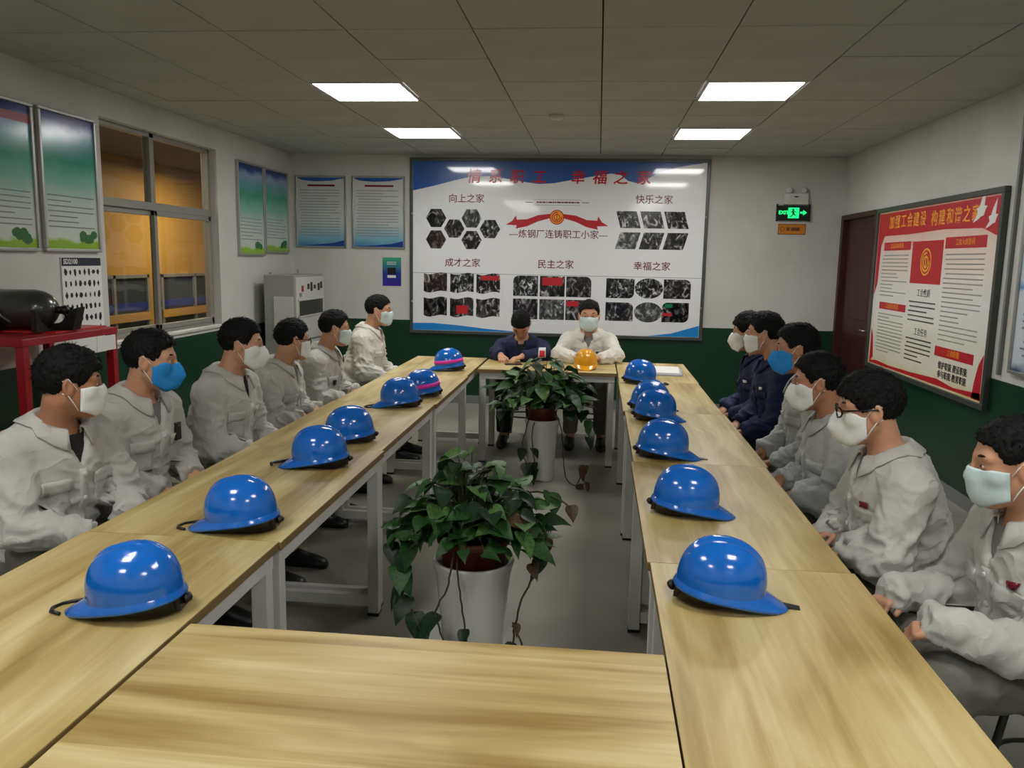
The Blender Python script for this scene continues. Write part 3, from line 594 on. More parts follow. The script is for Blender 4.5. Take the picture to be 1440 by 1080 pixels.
# red workbench and the black tank
e = empty('red_bench', (-3.38, 3.86, 0), 0, 'red steel bench against the left wall carrying a black tank', 'workbench')
MB().box((0, 0, 1.11), (.48, .84, 1.15)).build('bench_top', M_REDSH, e, bevel=.004)
for x in (.02, .43):
    for y in (.01, .79): MB().box((x, y, 0), (x + .045, y + .045, 1.11)).build('leg', M_REDSH, e)
MB().box((.02, .01, .55), (.46, .83, .58)).build('shelf', M_REDSH, e)
MB().box((.03, .35, 1.15), (.42, .82, 1.158)).build('red_tray', mat('tray_red', (190, 40, 30), .4), e)
for k, y in enumerate((.42, .615)): MB().box((.485, y, 1.02), (.488, y + .185, 1.108)).build('paper_card', M_PAPER, e)
e = empty('gas_tank', (-3.30, 4.30, 1.27), 0, 'black shiny gas cylinder lying on the red bench', 'gas cylinder')
mt = Matrix.Rotation(PI / 2, 4, 'Y')
MB().lathe([(.001, -.14), (.06, -.135), (.1, -.11), (.113, -.07), (.113, .16), (.105, .2), (.085, .235), (.055, .26), (.03, .272), (.001, .275)], (0, 0, 0), 32, mtx=Matrix.Rotation(.12, 4, 'Z') @ mt).build('cylinder_body', M_TANK, e)
q = MB(); q.tube([(.26, .03, 0), (.31, .035, 0)], .022, 12); q.ball((.315, .036, .0), .028); q.tube([(.315, .036, 0), (.33, .037, -.05)], .012); q.build('valve', M_BLACK, e)
q = MB().tube([(.06 + .02 * math.cos(t), -.02 - .112 * math.sin(t * .5), -.10 + .1 * t / PI) for t in np.linspace(0, 2.6, 12)], .006); q.build('carry_strap', M_ALU, e)
e = empty('tank_cradle', (-3.18, 4.30, 1.158), 0, 'black horned cradle holding the gas cylinder', 'cradle')
for xx in (-.12, .13):
    P = [(-.16, 0), (.16, 0), (.16, .12), (.12, .06), (.07, .02), (0, .004), (-.07, .02), (-.12, .06), (-.16, .12)]
    m_ = MB().prism(P, 0, .03); m_.v = [(z + xx, x, y) for x, y, z in m_.v]; m_.build('support', M_BLACK, e)
P = [(-.02, 0), (.24, 0), (.275, .13), (.25, .12), (.215, .07), (.16, .04), (.08, .03), (-.02, .03)]
m_ = MB().prism(P, -.02, .05); m_.v = [(x, z + .05, y) for x, y, z in m_.v]; m_.build('horn', M_BLACK, e)

# ------------------------------------------------------------------ tables
TH = .75
def table(label, x0, x1, y0, y1, along):
    e = empty('conference_table', ((x0 + x1) / 2, (y0 + y1) / 2, 0), 0, label, 'table', 'modular tables set in a ring')
    w2, l2 = (x1 - x0) / 2 - .0015, (y1 - y0) / 2 - .0015
    MB().box((-w2, -l2, TH - .003), (w2, l2, TH)).build('tabletop', M_WOODY if along == 'y' else M_WOODX, e)
    MB().box((-w2, -l2, TH - .027), (w2, l2, TH - .003)).build('edge_band', M_EDGE, e, bevel=.001)
    a, c = w2 - .012, l2 - .012; q = .048; zt = TH - .027
    b = MB(); b.box((-a, -c, zt - .05), (a, -c + .03, zt)); b.box((-a, c - .03, zt - .05), (a, c, zt)); b.box((-a, -c + .03, zt - .05), (-a + .03, c - .03, zt)); b.box((a - .03, -c + .03, zt - .05), (a, c - .03, zt)); b.build('apron_frame', M_STEEL, e, bevel=.002)
    for sx in (-1, 1):
        for sy in (-1, 1):
            lg = MB().box((sx * (a - .002), sy * (c - .002), .012), (sx * (a - .002 - q), sy * (c - .002 - q), zt - .05)).build('leg', M_STEEL, e, bevel=.002)
            MB().box((sx * (a), sy * c, 0), (sx * (a - q - .004), sy * (c - q - .004), .013)).build('foot', M_BLACK, lg)
    if along == 'y':
        for sy in (-1, 1): MB().box((-a + q, sy * (c - .005), .04), (a - q, sy * (c - .04), .09)).build('floor_rail', M_STEEL, e, bevel=.002)
    return e
ordn = ['nearest', 'second', 'third', 'fourth', 'farthest']
ys = [(1.07, 2.27), (2.27, 3.47), (3.47, 4.67), (4.67, 5.87), (5.87, 7.0)]
offL = [0, .008, -.004, .006, -.006]; offR = [0, -.008, .003, -.006, .0]
for k, (a, c) in enumerate(ys):
    table('%s pale wood table in the left row of the ring' % ordn[k], -1.54 + offL[k], -.925 + offL[k], a, c, 'y')
    table('%s pale wood table in the right row of the ring' % ordn[k], .175 + offR[k], .742 + offR[k], a, c, 'y')
table('pale wood cross table closest to the viewer between both rows', -.915, .173, 1.10, 1.71, 'x')
table('pale wood cross table at the far end before the two seated men', -.912, .168, 6.27, 6.93, 'x')

# ------------------------------------------------------------------ helmets
def helmet_shell():
    m = MB(); nt_, nr = 56, 18; A, Bw, Hh = .112, .095, .116
    vs = []
    for i in range(nr + 1):
        t = i / nr * PI / 2; cr, sr = math.cos(t) ** .80, math.sin(t) ** .84
        for k in range(nt_):
            th = 2 * PI * k / nt_; x = A * cr * math.cos(th); y = Bw * cr * math.sin(th); z = Hh * sr
            rid = 0
            if sr > .25:
                for yc, am in ((0, .0065), (-.032, .0045), (.032, .0045)): rid += am * math.exp(-((y - yc) / .0075) ** 2) * min(1, (sr - .25) * 2.2) * (1 - .4 * max(0, abs(x) / A) ** 2)
            vs.append((x, y, z + rid * (.4 + .6 * sr)))
    fs = [(i * nt_ + k, i * nt_ + (k + 1) % nt_, (i + 1) * nt_ + (k + 1) % nt_, (i + 1) * nt_ + k) for i in range(nr) for k in range(nt_)]
    m.add(vs, fs, 0, True)
    # brim: rings going outward, long rounded visor at +x
    rings = []
    for r_, dz in ((0, 0), (.35, -.004), (.75, -.010), (1, -.013), (1.0, -.018), (.6, -.015), (0, -.008)):
        R = []
        for k in range(nt_):
            th = 2 * PI * k / nt_; c = math.cos(th); vis = max(0, c) ** 2.3
            ext = .006 + .054 * vis; R.append(((A + ext * r_) * c, (Bw + (.005 + .006 * vis) * r_) * math.sin(th), dz * (1 + .9 * vis) + (0 if r_ else 0)))
        rings.append(R)
    vs = [p for R in rings for p in R]; n = len(rings)
    m.add(vs, [(i * nt_ + (k + 1) % nt_, i * nt_ + k, (i + 1) * nt_ + k, (i + 1) * nt_ + (k + 1) % nt_) for i in range(n - 1) for k in range(nt_)], 0, True)
    return m
hs_m = helmet_shell(); ME_SHELL = hs_m.mesh('helmet_shell', M_BLUE); ME_SHELLY = hs_m.mesh('helmet_shell_yellow', M_YEL)
def band():
    m = MB(); n = 40; P = []
    for k in range(n):
        th = 2 * PI * k / n; P.append((math.cos(th), math.sin(th)))
    for (sc, z0, z1) in ((1, -.052, .004),):
        vs = [(.099 * c - .006, .084 * s, z0 + .040 * (1 + c) / 2) for c, s in P] + [(.102 * c - .004, .086 * s, z1) for c, s in P] + [(.095 * c - .006, .080 * s, z0 + .040 * (1 + c) / 2) for c, s in P] + [(.098 * c - .004, .082 * s, z1) for c, s in P]
        m.add(vs, [(k, (k + 1) % n, n + (k + 1) % n, n + k) for k in range(n)] + [((k + 1) % n + 2 * n, k + 2 * n, 3 * n + k, 3 * n + (k + 1) % n) for k in range(n)] + [((k + 1) % n, k, 2 * n + k, 2 * n + (k + 1) % n) for k in range(n)], 0, True)
    m.box((-.110, -.028, -.050), (-.098, .028, -.014)); m.tube([(-.114, -.012, -.03), (-.12, 0, -.03), (-.114, .012, -.03)], .011)
    return m
ME_BAND = band().mesh('headband', M_BLACK)
def pinkband(c=M_PINK):
    m = MB(); n = 56; A, Bw = .112, .095
    def ring(z, g):
        s = (z / .116) ** (1 / .84) if z > 0 else 0; cr = math.cos(math.asin(min(1, s))) ** .80
        return [((A * cr + g) * math.cos(2 * PI * k / n), (Bw * cr + g) * math.sin(2 * PI * k / n), z) for k in range(n)]
    R = ring(.016, .0008) + ring(.016, .0022) + ring(.04, .0022) + ring(.04, .0008)
    m.add(R, [(i * n + k, i * n + (k + 1) % n, (i + 1) * n + (k + 1) % n, (i + 1) * n + k) for i in range(3) for k in range(n)], 0, True); return m
ME_PINK = pinkband().mesh('pink_band', M_PINK)
def helmet(x, y, rz, label, pink=False, yellow=False, strap=0, sticker=False, sc=1.0, pitch=7, z=TH):
    e = empty('hard_hat', label=label, cat='helmet', group='hard hats laid out on the tables', mtx=Matrix.Translation((x, y, z + .048 * sc)) @ Matrix.Rotation(rz, 4, 'Z') @ Matrix.Rotation(math.radians(pitch), 4, 'Y') @ Matrix.Scale(sc, 4))
    inst('shell', ME_SHELLY if yellow else ME_SHELL, e); inst('headband', ME_BAND, e)
    if pink: inst('pink_band', ME_PINK, e)
    if strap == 1:   # chin strap looped forward around the visor
        P = [(-.04, -.09, -.022), (.03, -.105, -.028), (.10, -.10, -.026), (.16, -.07, -.022), (.19, -.03, -.014), (.195, .0, -.008), (.19, .03, -.008)]
        MB().tube(P, .0065).build('chin_strap', M_BLACK, e); MB().box((.11, -.108, -.034), (.125, -.092, -.016)).build('buckle', M_STEEL, e)
    elif strap == 2:
        MB().tube([(.12, -.05, -.024), (.165, -.047, -.024), (.195, -.030, -.022), (.205, -.005, -.020), (.198, .018, -.020), (.17, .034, -.022)], .0045).build('chin_strap', M_BLACK, e)
    elif strap == 3:
        m = MB(); m.box((.150, .0, -.033), (.200, .028, -.023)); m.build('chin_strap', M_BLACK, e)
    if sticker:
        m = MB(); n = 6
        P = []
        for j, z in enumerate((.03, .062)):
            s = (z / .116) ** (1 / .84); cr = math.cos(math.asin(s)) ** .80
            for k in range(n + 1):
                th = PI + .30 + .34 * k / n; P.append(((.112 * cr + .0012) * math.cos(th), (.095 * cr + .0012) * math.sin(th), z))
        m.add(P, [(k, k + 1, n + 2 + k, n + 1 + k) for k in range(n)], 0, True); m.build('sticker', mat('sticker', (190, 205, 190), .4, var=.6, vscale=90, c2=(60, 120, 60)), e)
    return e
R = math.radians
# visor on the left row points to the seated men (-x); on the right row to +x
helmet(-1.075, 1.76, R(180 + 8), 'blue hard hat nearest the viewer on the left row, small sticker behind', sticker=True, strap=2)
helmet(-1.085, 2.37, R(180 + 6), 'second blue hard hat of the left row, thick strap beyond its visor', strap=2)
helmet(-1.105, 3.16, R(180 + 14), 'third blue hard hat of the left row, black strap looped round its visor', strap=1)
helmet(-1.12, 3.62, R(180 + 24), 'fourth blue hard hat of the left row, partly behind the strapped one', strap=0)
helmet(-1.11, 4.55, R(180 + 18), 'fifth blue hard hat of the left row, in front of a pink-banded one', strap=2)
helmet(-1.06, 4.93, R(180 + 30), 'pink-banded blue hard hat half hidden behind another', pink=True, strap=2)
helmet(-1.116, 6.15, R(180 + 16), 'pink-banded blue hard hat alone at the far left corner', pink=True)
helmet(.335, 2.02, R(-8), 'blue hard hat nearest the viewer on the right row, buckle at its visor', strap=3)
helmet(.325, 2.76, R(-10), 'second blue hard hat of the right row, with no strap showing')
helmet(.31, 3.58, R(-10), 'third blue hard hat of the right row, strap end at its visor tip', strap=3)
helmet(.335, 4.44, R(-8), 'fourth blue hard hat of the right row, touching the one behind')
helmet(.325, 4.74, R(-2), 'fifth blue hard hat of the right row, mostly hidden behind the fourth', strap=0)
helmet(.32, 5.80, R(-8), 'farthest blue hard hat on the right row beside the papers', strap=2)
helmet(-.075, 6.50, R(-90), 'yellow hard hat on the cross table before the man in white', yellow=True, pitch=6, sc=.95)

# papers, phones
e = empty('paper_folder', (.53, 6.42, TH), R(-4), 'white paper folder lying beside the farthest right hard hat', 'folder')
MB().box((-.14, -.2, 0), (.14, .2, .012)).build('folder_cover', mat('folder', (176, 180, 200), .5), e, bevel=.002); MB().box((-.13, -.19, .012), (.12, .19, .024)).build('paper_stack', M_PAPER, e)
e = empty('phone', (-.665, 6.60, TH), R(12), 'black phone lying on the far cross table', 'phone')
MB().box((-.07, -.035, 0), (.07, .035, .009)).build('phone_body', M_BLACK, e, bevel=.003); MB().box((-.064, -.03, .009), (.064, .03, .0095)).build('screen', M_GLASSB, e)
e = empty('pen', (-.42, 6.58, TH), R(70), 'thin black pen lying right of the phone', 'pen')
MB().tube([(-.06, 0, .005), (.05, 0, .005), (.062, 0, .004)], [.005, .005, .001]).build('barrel', M_BLACK, e); MB().box((-.055, -.001, .009), (-.02, .001, .011)).build('clip', M_ALU, e)

# ------------------------------------------------------------------ potted pothos
def leaf_mesh(k):
    """heart-shaped blade, tip along +x, folded on the midrib and drooping"""
    out = [(-.10, .0), (-.16, .16), (-.12, .32), (.02, .42), (.22, .42), (.45, .33), (.7, .18), (.88, .06), (1.0, .0)]
    droop = (.22, .38, .3, .12)[k % 4]; fold = (.18, .1, .25, .3)[k % 4]; vs = []; n = len(out)
    def P(x, y): return (x, y * (1.0, .85, .95, 1.1)[k % 4], fold * abs(y) - droop * max(x, 0) ** 2 + .02 * math.sin(9 * x + k))
    for x, y in out: vs.append(P(x if abs(y) > 0 else x + .1 * (x < 0), 0))
    for s in (1, -1):
        for x, y in out[1:-1]: vs.append(P(x, s * y * .55)); 
        for x, y in out[1:-1]: vs.append(P(x, s * y))
    q = n - 2; fs = []
    for si in range(2):
        b0 = n + si * 2 * q; b1 = b0 + q
        for i in range(q - 1):
            f1 = (i + 1, i + 2, b0 + i + 1, b0 + i); f2 = (b0 + i, b0 + i + 1, b1 + i + 1, b1 + i); fs += [f1, f2] if si == 0 else [f1[::-1], f2[::-1]]
        a = [(0, 1, b0), (q, q + 1, b0 + q - 1), (b0 + q - 1, q + 1, b1 + q - 1)]; fs += a if si == 0 else [t[::-1] for t in a]
    return MB().add(vs, fs, 0, True)
LEAVES = []
for k in range(4):
    lm = leaf_mesh(k)
    for m_ in M_LEAF + [M_LEAFB]: LEAVES.append(lm.mesh('leaf', m_))
def leaf(parent, p, az, droop, roll, size, mi):
    k = random.randrange(4)
    inst('leaf', LEAVES[k * 4 + mi], parent, Matrix.Translation(p) @ Matrix.Rotation(az, 4, 'Z') @ Matrix.Rotation(droop, 4, 'Y') @ Matrix.Rotation(roll, 4, 'X') @ Matrix.Diagonal((size, size, size, 1)))
def plant(x, y, scale, nleaf, label, vines, rtop, htop, spread, zpot):
    e = empty('potted_pothos', (x, y, 0), 0, label, 'potted plant', 'trailing plants between the tables')
    prof = [(.001, 0), (rtop * .66, 0), (rtop * .69, .01), (rtop * .8, zpot * .5), (rtop * .93, zpot * .9), (rtop, zpot * .985), (rtop * .985, zpot), (rtop * .9, zpot), (rtop * .84, zpot * .9), (rtop * .7, zpot * .7), (.001, zpot * .68)]
    MB().lathe(prof, seg=40).build('ceramic_pot', M_POT, e)
    MB().lathe([(.001, zpot * .75), (rtop * .66, zpot * .75), (rtop * .83, zpot + .065), (rtop * .90, zpot + .07), (rtop * .90, zpot + .095), (rtop * .82, zpot + .095), (rtop * .78, zpot + .07), (.001, zpot + .07)], seg=32).build('inner_pot', M_POTB, e)
    MB().lathe([(.001, zpot + .08), (rtop * .5, zpot + .078), (rtop * .785, zpot + .072)], seg=24, cap=False).build('soil', M_SOIL, e)
    st = MB(); z0 = zpot + .075
    for i in range(nleaf):
        az = random.uniform(0, 2 * PI); u = random.random() ** .6; rad = spread * (.1 + .9 * u) * random.uniform(.7, 1); hz = htop * (1 - .62 * u ** 1.6) * random.uniform(.3, 1.08)
        s = Vector((rtop * .45 * random.random() * math.cos(az), rtop * .45 * random.random() * math.sin(az), z0))
        t = Vector((rad * math.cos(az), rad * math.sin(az) * .8, z0 + .02 + hz - .05 * u)); mid = (s + t) / 2 + Vector((0, 0, hz * .35 + .03))
        P = [s * (1 - v) ** 2 + mid * 2 * v * (1 - v) + t * v ** 2 for v in (0, .25, .5, .75, 1)]
        st.tube(P, [.0032, .003, .0028, .0024, .002], 5)
        leaf(e, t, az + random.uniform(-1.1, 1.1), random.uniform(-.5, .6) + .15 * u, random.uniform(-.6, .6), scale * random.uniform(.05, .088), random.choices((0, 1, 2, 3), (5, 4, 3, .15))[0])
    st.build('stems', M_VINE, e, kind='stuff')
    for pts, leaves, mv in vines:
        P = [Vector(p) for p in pts]; Q = []
        for i in range(len(P) - 1):
            p0 = P[max(i - 1, 0)]; p1 = P[i]; p2 = P[i + 1]; p3 = P[min(i + 2, len(P) - 1)]
            for t in (0, .25, .5, .75): Q.append(.5 * ((2 * p1) + (p2 - p0) * t + (2 * p0 - 5 * p1 + 4 * p2 - p3) * t * t + (3 * p1 - p0 - 3 * p2 + p3) * t ** 3) + Vector((random.uniform(-1, 1), random.uniform(-1, 1), 0)) * .003)
        Q.append(P[-1]); MB().tube(Q, .0038, 6).build('vine', mv, e)
        for (i, sz, mi) in leaves:
            q = Q[min(int(i * (len(Q) - 1)), len(Q) - 1)]
            leaf(e, q, random.uniform(-2.4, -.7), random.uniform(.5, 1.2), random.uniform(-.5, .5), sz, mi)
    return e
V1 = [([(-.05, -.10, .56), (-.055, -.17, .50), (-.07, -.18, .42), (-.11, -.18, .33), (-.09, -.18, .25), (-.07, -.18, .15), (-.05, -.18, .06)], [(.55, .11, 1), (.75, .09, 1), (.85, .06, 3)], M_VINE),
      ([(-.05, -.10, .56), (-.03, -.17, .46), (-.015, -.18, .36), (.0, -.18, .26), (.01, -.18, .18)], [(.95, .08, 0), (.8, .06, 1), (1, .05, 3)], M_VINEB),
      ([(.1, -.05, .60), (.18, -.1, .64), (.235, -.1, .55), (.225, -.1, .44), (.19, -.1, .34), (.17, -.1, .24), (.165, -.1, .17)], [(.2, .07, 0), (.45, .06, 3), (.97, .07, 1), (.8, .05, 3)], M_VINEB),
      ([(.165, -.1, .26), (.2, -.12, .2), (.2, -.12, .14), (.16, -.12, .13)], [(.5, .06, 3), (.95, .06, 1)], M_VINEB),
      ([(-.08, -.05, .60), (-.17, -.08, .63), (-.23, -.1, .55), (-.26, -.1, .46), (-.25, -.1, .36), (-.2, -.12, .28), (-.16, -.14, .2)], [(.2, .09, 0), (.35, .10, 0), (.42, .09, 1), (.5, .105, 0), (.58, .095, 0), (.66, .095, 1), (.74, .10, 1), (.85, .10, 1), (.95, .08, 1), (1, .07, 1)], M_VINE),
      ([(-.08, .0, .62), (-.2, -.02, .66), (-.29, -.04, .60), (-.31, -.04, .52)], [(.4, .12, 0), (.6, .09, 0), (.8, .095, 1), (1, .09, 1)], M_VINE),
      ([(.12, 0, .62), (.22, -.05, .66), (.28, -.05, .60), (.26, -.05, .50)], [(.5, .1, 0), (.8, .08, 3), (1, .08, 1)], M_VINE),
      ([(.05, .1, .62), (.2, .15, .70), (.30, .12, .69), (.36, .1, .66)], [(.6, .1, 0), (1, .06, 3)], M_VINE)]
plant(-.435, 2.95, 1.15, 240, 'large trailing pothos in a white ceramic pot, nearer the viewer', V1, .155, .31, .33, .475)
V2 = [([(-.08, -.1, .5), (-.11, -.14, .38), (-.13, -.14, .25), (-.08, -.14, .12), (-.03, -.14, .08)], [(.5, .09, 1), (.7, .105, 1), (.85, .10, 1), (1, .095, 1)], M_VINEB),
      ([(-.03, -.1, .5), (-.06, -.14, .38), (-.05, -.14, .22), (-.02, -.14, .1)], [(.6, .09, 1), (.85, .10, 1), (1, .095, 1)], M_VINEB),
      ([(.1, -.1, .52), (.15, -.16, .4), (.17, -.2, .2), (.2, -.2, .06), (.27, -.2, .02), (.33, -.22, .05)], [(.85, .08, 3), (1, .085, 3)], M_VINEB),
      ([(.27, -.2, .03), (.3, -.2, .1), (.32, -.2, .16)], [(.7, .07, 1), (1, .1, 3)], M_VINEB),
      ([(.1, 0, .56), (.25, -.05, .58), (.33, -.08, .46), (.34, -.08, .34)], [(.5, .10, 1), (.7, .10, 0), (.85, .10, 1), (1, .095, 1)], M_VINE),
      ([(-.1, 0, .56), (-.25, -.05, .58), (-.3, -.08, .46)], [(.5, .10, 1), (.75, .10, 1), (1, .095, 1)], M_VINE)]
plant(-.37, 5.85, 1.45, 210, 'trailing pothos in a white pot standing before the far cross table', V2, .13, .36, .42, .46)

# ------------------------------------------------------------------ people: distance fields meshed with surface nets
def nets(D, xs, ys, zs):
    S = D < 0; nx, ny, nz = D.shape
    cnt = np.zeros((nx - 1, ny - 1, nz - 1), np.int8)
    for a in (0, 1):
        for b_ in (0, 1):
            for c in (0, 1): cnt += S[a:nx - 1 + a, b_:ny - 1 + b_, c:nz - 1 + c]
    I, J, K = np.nonzero((cnt > 0) & (cnt < 8))
    idx = -np.ones(cnt.shape, np.int64); idx[I, J, K] = np.arange(len(I))
    acc = np.zeros((len(I), 3)); n = np.zeros(len(I))
    ax = (xs, ys, zs)
    for axis in range(3):
        o1, o2 = [q for q in range(3) if q != axis]
        for u in (0, 1):
            for v in (0, 1):
                A = [I, J, K]; off = [0, 0, 0]; off[o1] = u; off[o2] = v
                a = [A[q] + off[q] for q in range(3)]; b_ = list(a); b_[axis] = a[axis] + 1
                da = D[a[0], a[1], a[2]]; db = D[b_[0], b_[1], b_[2]]; m = (da < 0) != (db < 0)
                t = np.where(m, da / np.where(m, da - db, 1), 0)
                P = np.stack([ax[q][a[q]] for q in range(3)], 1).astype(float); P[:, axis] += t * (ax[axis][b_[axis]] - ax[axis][a[axis]])
                acc[m] += P[m]; n[m] += 1
    V = acc / n[:, None]; F = []
    for axis in range(3):
        o1, o2 = [(1, 2), (2, 0), (0, 1)][axis]
        sl0 = [slice(None)] * 3; sl1 = [slice(None)] * 3; sl0[axis] = slice(0, -1); sl1[axis] = slice(1, None)
        ch = S[tuple(sl0)] != S[tuple(sl1)]; pos = S[tuple(sl0)]
        E = np.nonzero(ch); E = [np.array(q) for q in E]; ok = (E[o1] > 0) & (E[o2] > 0) & (E[o1] < D.shape[o1] - 1) & (E[o2] < D.shape[o2] - 1)
        E = [q[ok] for q in E]; pz = pos[E[0], E[1], E[2]]
        def cell(d1, d2):
            c = [E[0], E[1], E[2]]; c[o1] = c[o1] - d1; c[o2] = c[o2] - d2; return idx[c[0], c[1], c[2]]
        q = np.stack([cell(1, 1), cell(0, 1), cell(0, 0), cell(1, 0)], 1); q[~pz] = q[~pz][:, ::-1]; F.append(q)
    return V, np.concatenate(F)
def np_mesh(name, V, F, m):
    me = bpy.data.meshes.new(name); me.vertices.add(len(V)); me.vertices.foreach_set('co', V.astype(np.float32).ravel())
    me.loops.add(F.size); me.loops.foreach_set('vertex_index', F.astype(np.int32).ravel())
    me.polygons.add(len(F)); me.polygons.foreach_set('loop_start', np.arange(0, F.size, 4, dtype=np.int32))
    me.update(calc_edges=True); me.polygons.foreach_set('use_smooth', np.ones(len(F), bool)); me.materials.append(m); me.update(); return me
def normals(me):
    a = np.empty(len(me.vertices) * 3, np.float32); me.vertex_normals.foreach_get('vector', a); return a.reshape(-1, 3)
def vnoise(P, seed=0):
    Pf = np.floor(P); f = P - Pf; f = f * f * (3 - 2 * f); i = Pf.astype(np.int64)
    def h(a, b_, c):
        n = (a * 374761393 + b_ * 668265263 + c * 2147483647 + seed * 1442695) & 0xffffffff; n = ((n ^ (n >> 13)) * 1274126177) & 0xffffffff
        return ((n ^ (n >> 16)) & 0xffff) / 65535.0
    r = 0
    for dx in (0, 1):
        for dy in (0, 1):
            for dz in (0, 1):
                w_ = (f[:, 0] if dx else 1 - f[:, 0]) * (f[:, 1] if dy else 1 - f[:, 1]) * (f[:, 2] if dz else 1 - f[:, 2]); r = r + w_ * h(i[:, 0] + dx, i[:, 1] + dy, i[:, 2] + dz)
    return r
def rc(P, a, b_, ra, rb):
    a = np.array(a, float); b_ = np.array(b_, float); ba = b_ - a; t = np.clip(((P - a) @ ba) / max(ba @ ba, 1e-9), 0, 1)
    return np.linalg.norm(P - a - t[..., None] * ba, axis=-1) - (ra + (rb - ra) * t)
def el(P, c, r, Rm=None):
    q = P - np.array(c, float)
    if Rm is not None: q = q @ Rm
    r = np.array(r, float); k0 = np.linalg.norm(q / r, axis=-1); k1 = np.linalg.norm(q / (r * r), axis=-1)
    return k0 * (k0 - 1) / np.maximum(k1, 1e-6)
def smin(a, b_, k):
    h = np.clip(.5 + .5 * (b_ - a) / k, 0, 1); return b_ + (a - b_) * h - k * h * (1 - h)
def smax(a, b_, k): return -smin(-a, -b_, k)
class Field:
    def __init__(s, xs, ys, zs): s.ax = (np.array(xs), np.array(ys), np.array(zs)); s.D = np.full((len(xs), len(ys), len(zs)), .3)
    def region(s, lo, hi):
        sl = []
        for q in range(3):
            a = np.searchsorted(s.ax[q], lo[q]); b_ = np.searchsorted(s.ax[q], hi[q]); sl.append(slice(max(a - 1, 0), min(b_ + 1, len(s.ax[q]))))
        G = np.stack(np.meshgrid(*[s.ax[q][sl[q]] for q in range(3)], indexing='ij'), -1)
        return tuple(sl), G
    def rc(s, a, b_, ra, rb, k=.02):
        r = max(ra, rb) + .05; sl, G = s.region([min(a[q], b_[q]) - r for q in range(3)], [max(a[q], b_[q]) + r for q in range(3)])
        if G.size: s.D[sl] = smin(s.D[sl], rc(G, a, b_, ra, rb), k)
    def el(s, c, r, k=.02, Rm=None):
        m = max(r) + .05 if Rm is not None else None
        lo = [c[q] - (m or r[q] + .05) for q in range(3)]; hi = [c[q] + (m or r[q] + .05) for q in range(3)]; sl, G = s.region(lo, hi)
        if G.size: s.D[sl] = smin(s.D[sl], el(G, c, r, Rm), k)
    def mesh(s, name, m, keep=None):
        V, F = nets(s.D, *s.ax); return np_mesh(name, V, F, m)
def axis(lo, hi, fine, hf, hc):
    """nonuniform sample positions: step hf inside the fine ranges, hc elsewhere"""
    out = [lo]; x = lo
    while x < hi:
        x += hf if any(a - .01 <= x <= b_ for a, b_ in fine) else hc; out.append(x)
    return out
def rotm(yaw, pitch, roll=0):
    cy, sy, cp, sp = math.cos(yaw), math.sin(yaw), math.cos(pitch), math.sin(pitch); cr, sr = math.cos(roll), math.sin(roll)
    return np.array([[cy, -sy, 0], [sy, cy, 0], [0, 0, 1]]) @ np.array([[cp, 0, sp], [0, 1, 0], [-sp, 0, cp]]) @ np.array([[1, 0, 0], [0, cr, -sr], [0, sr, cr]])

def head_sdf(Q):
    """Q in head frame (x forward, y left, z up), origin at mid-head"""
    ay = np.abs(Q[..., 1]); S = np.stack([Q[..., 0], ay, Q[..., 2]], -1)
    d = el(Q, (-.012, 0, .035), (.096, .076, .084))
    d = smin(d, el(Q, (.022, 0, -.03), (.064, .060, .086)), .03)
    d = smin(d, rc(S, (-.005, .048, -.045), (.052, .022, -.096), .024, .020), .025)
    d = smin(d, el(Q, (.066, 0, -.098), (.022, .024, .018)), .02)
    d = smin(d, rc(S, (.080, .0, .022), (.066, .044, .024), .012, .012), .02)
    d = smin(d, el(S, (.052, .042, -.022), (.024, .022, .024)), .02)
    d = smax(d, -el(S, (.097, .033, .004), (.018, .019, .013)), .014)
    d = smin(d, el(S, (.068, .032, .003), (.015, .018, .013)), .006)
    d = smin(d, rc(Q, (.084, 0, .016), (.104, 0, -.028), .0075, .0115), .012)
    d = smin(d, el(S, (.094, .012, -.032), (.011, .009, .008)), .006)
    d = smin(d, el(Q, (.082, 0, -.054), (.014, .024, .007)), .008)
    d = smin(d, el(Q, (.080, 0, -.066), (.013, .021, .008)), .006)
    ear = el(S, (-.012, .079, -.004), (.020, .0085, .033), rotm(-.35, -.15))
    ear = smax(ear, -el(S, (-.008, .089, .0), (.011, .008, .020)), .006)
    d = smin(d, ear, .008)
    return d

def hand_prims(F, w_, d, up, side, curl=.9, r=1.0):
    """palm, four unequal bent fingers, and a thumb leaving the side of the palm"""
    w_ = np.array(w_, float); d = np.array(d, float); d /= np.linalg.norm(d); up = np.array(up, float); up -= d * (up @ d); up /= np.linalg.norm(up); s = np.cross(up, d) * side
    P = lambda a, b_, c: tuple(w_ + d * a + s * b_ + up * c)
    for k in range(4): F.rc(P(.012, -.014 + .009 * k, 0), P(.078, -.027 + .018 * k, 0), .013, .0115, .012)
    for k, L_ in enumerate((.062, .072, .068, .052)):
        b0 = -.028 + .0185 * k; a = np.array((.080, b0, 0.)); an = 0; seg = (L_ * .45, L_ * .32, L_ * .25)
        for j, sl in enumerate(seg):
            an += curl * (.45, .6, .45)[j]; b_ = a + np.array((math.cos(an) * sl, 0, -math.sin(an) * sl)); F.rc(P(*a), P(*b_), .0088 - .0008 * j, .008 - .0008 * j, .004); a = b_
    F.rc(P(.018, -.026, -.004), P(.052, -.050, -.012), .013, .0105, .012); F.rc(P(.052, -.050, -.012), P(.080, -.050, -.022), .0098, .0085, .004)

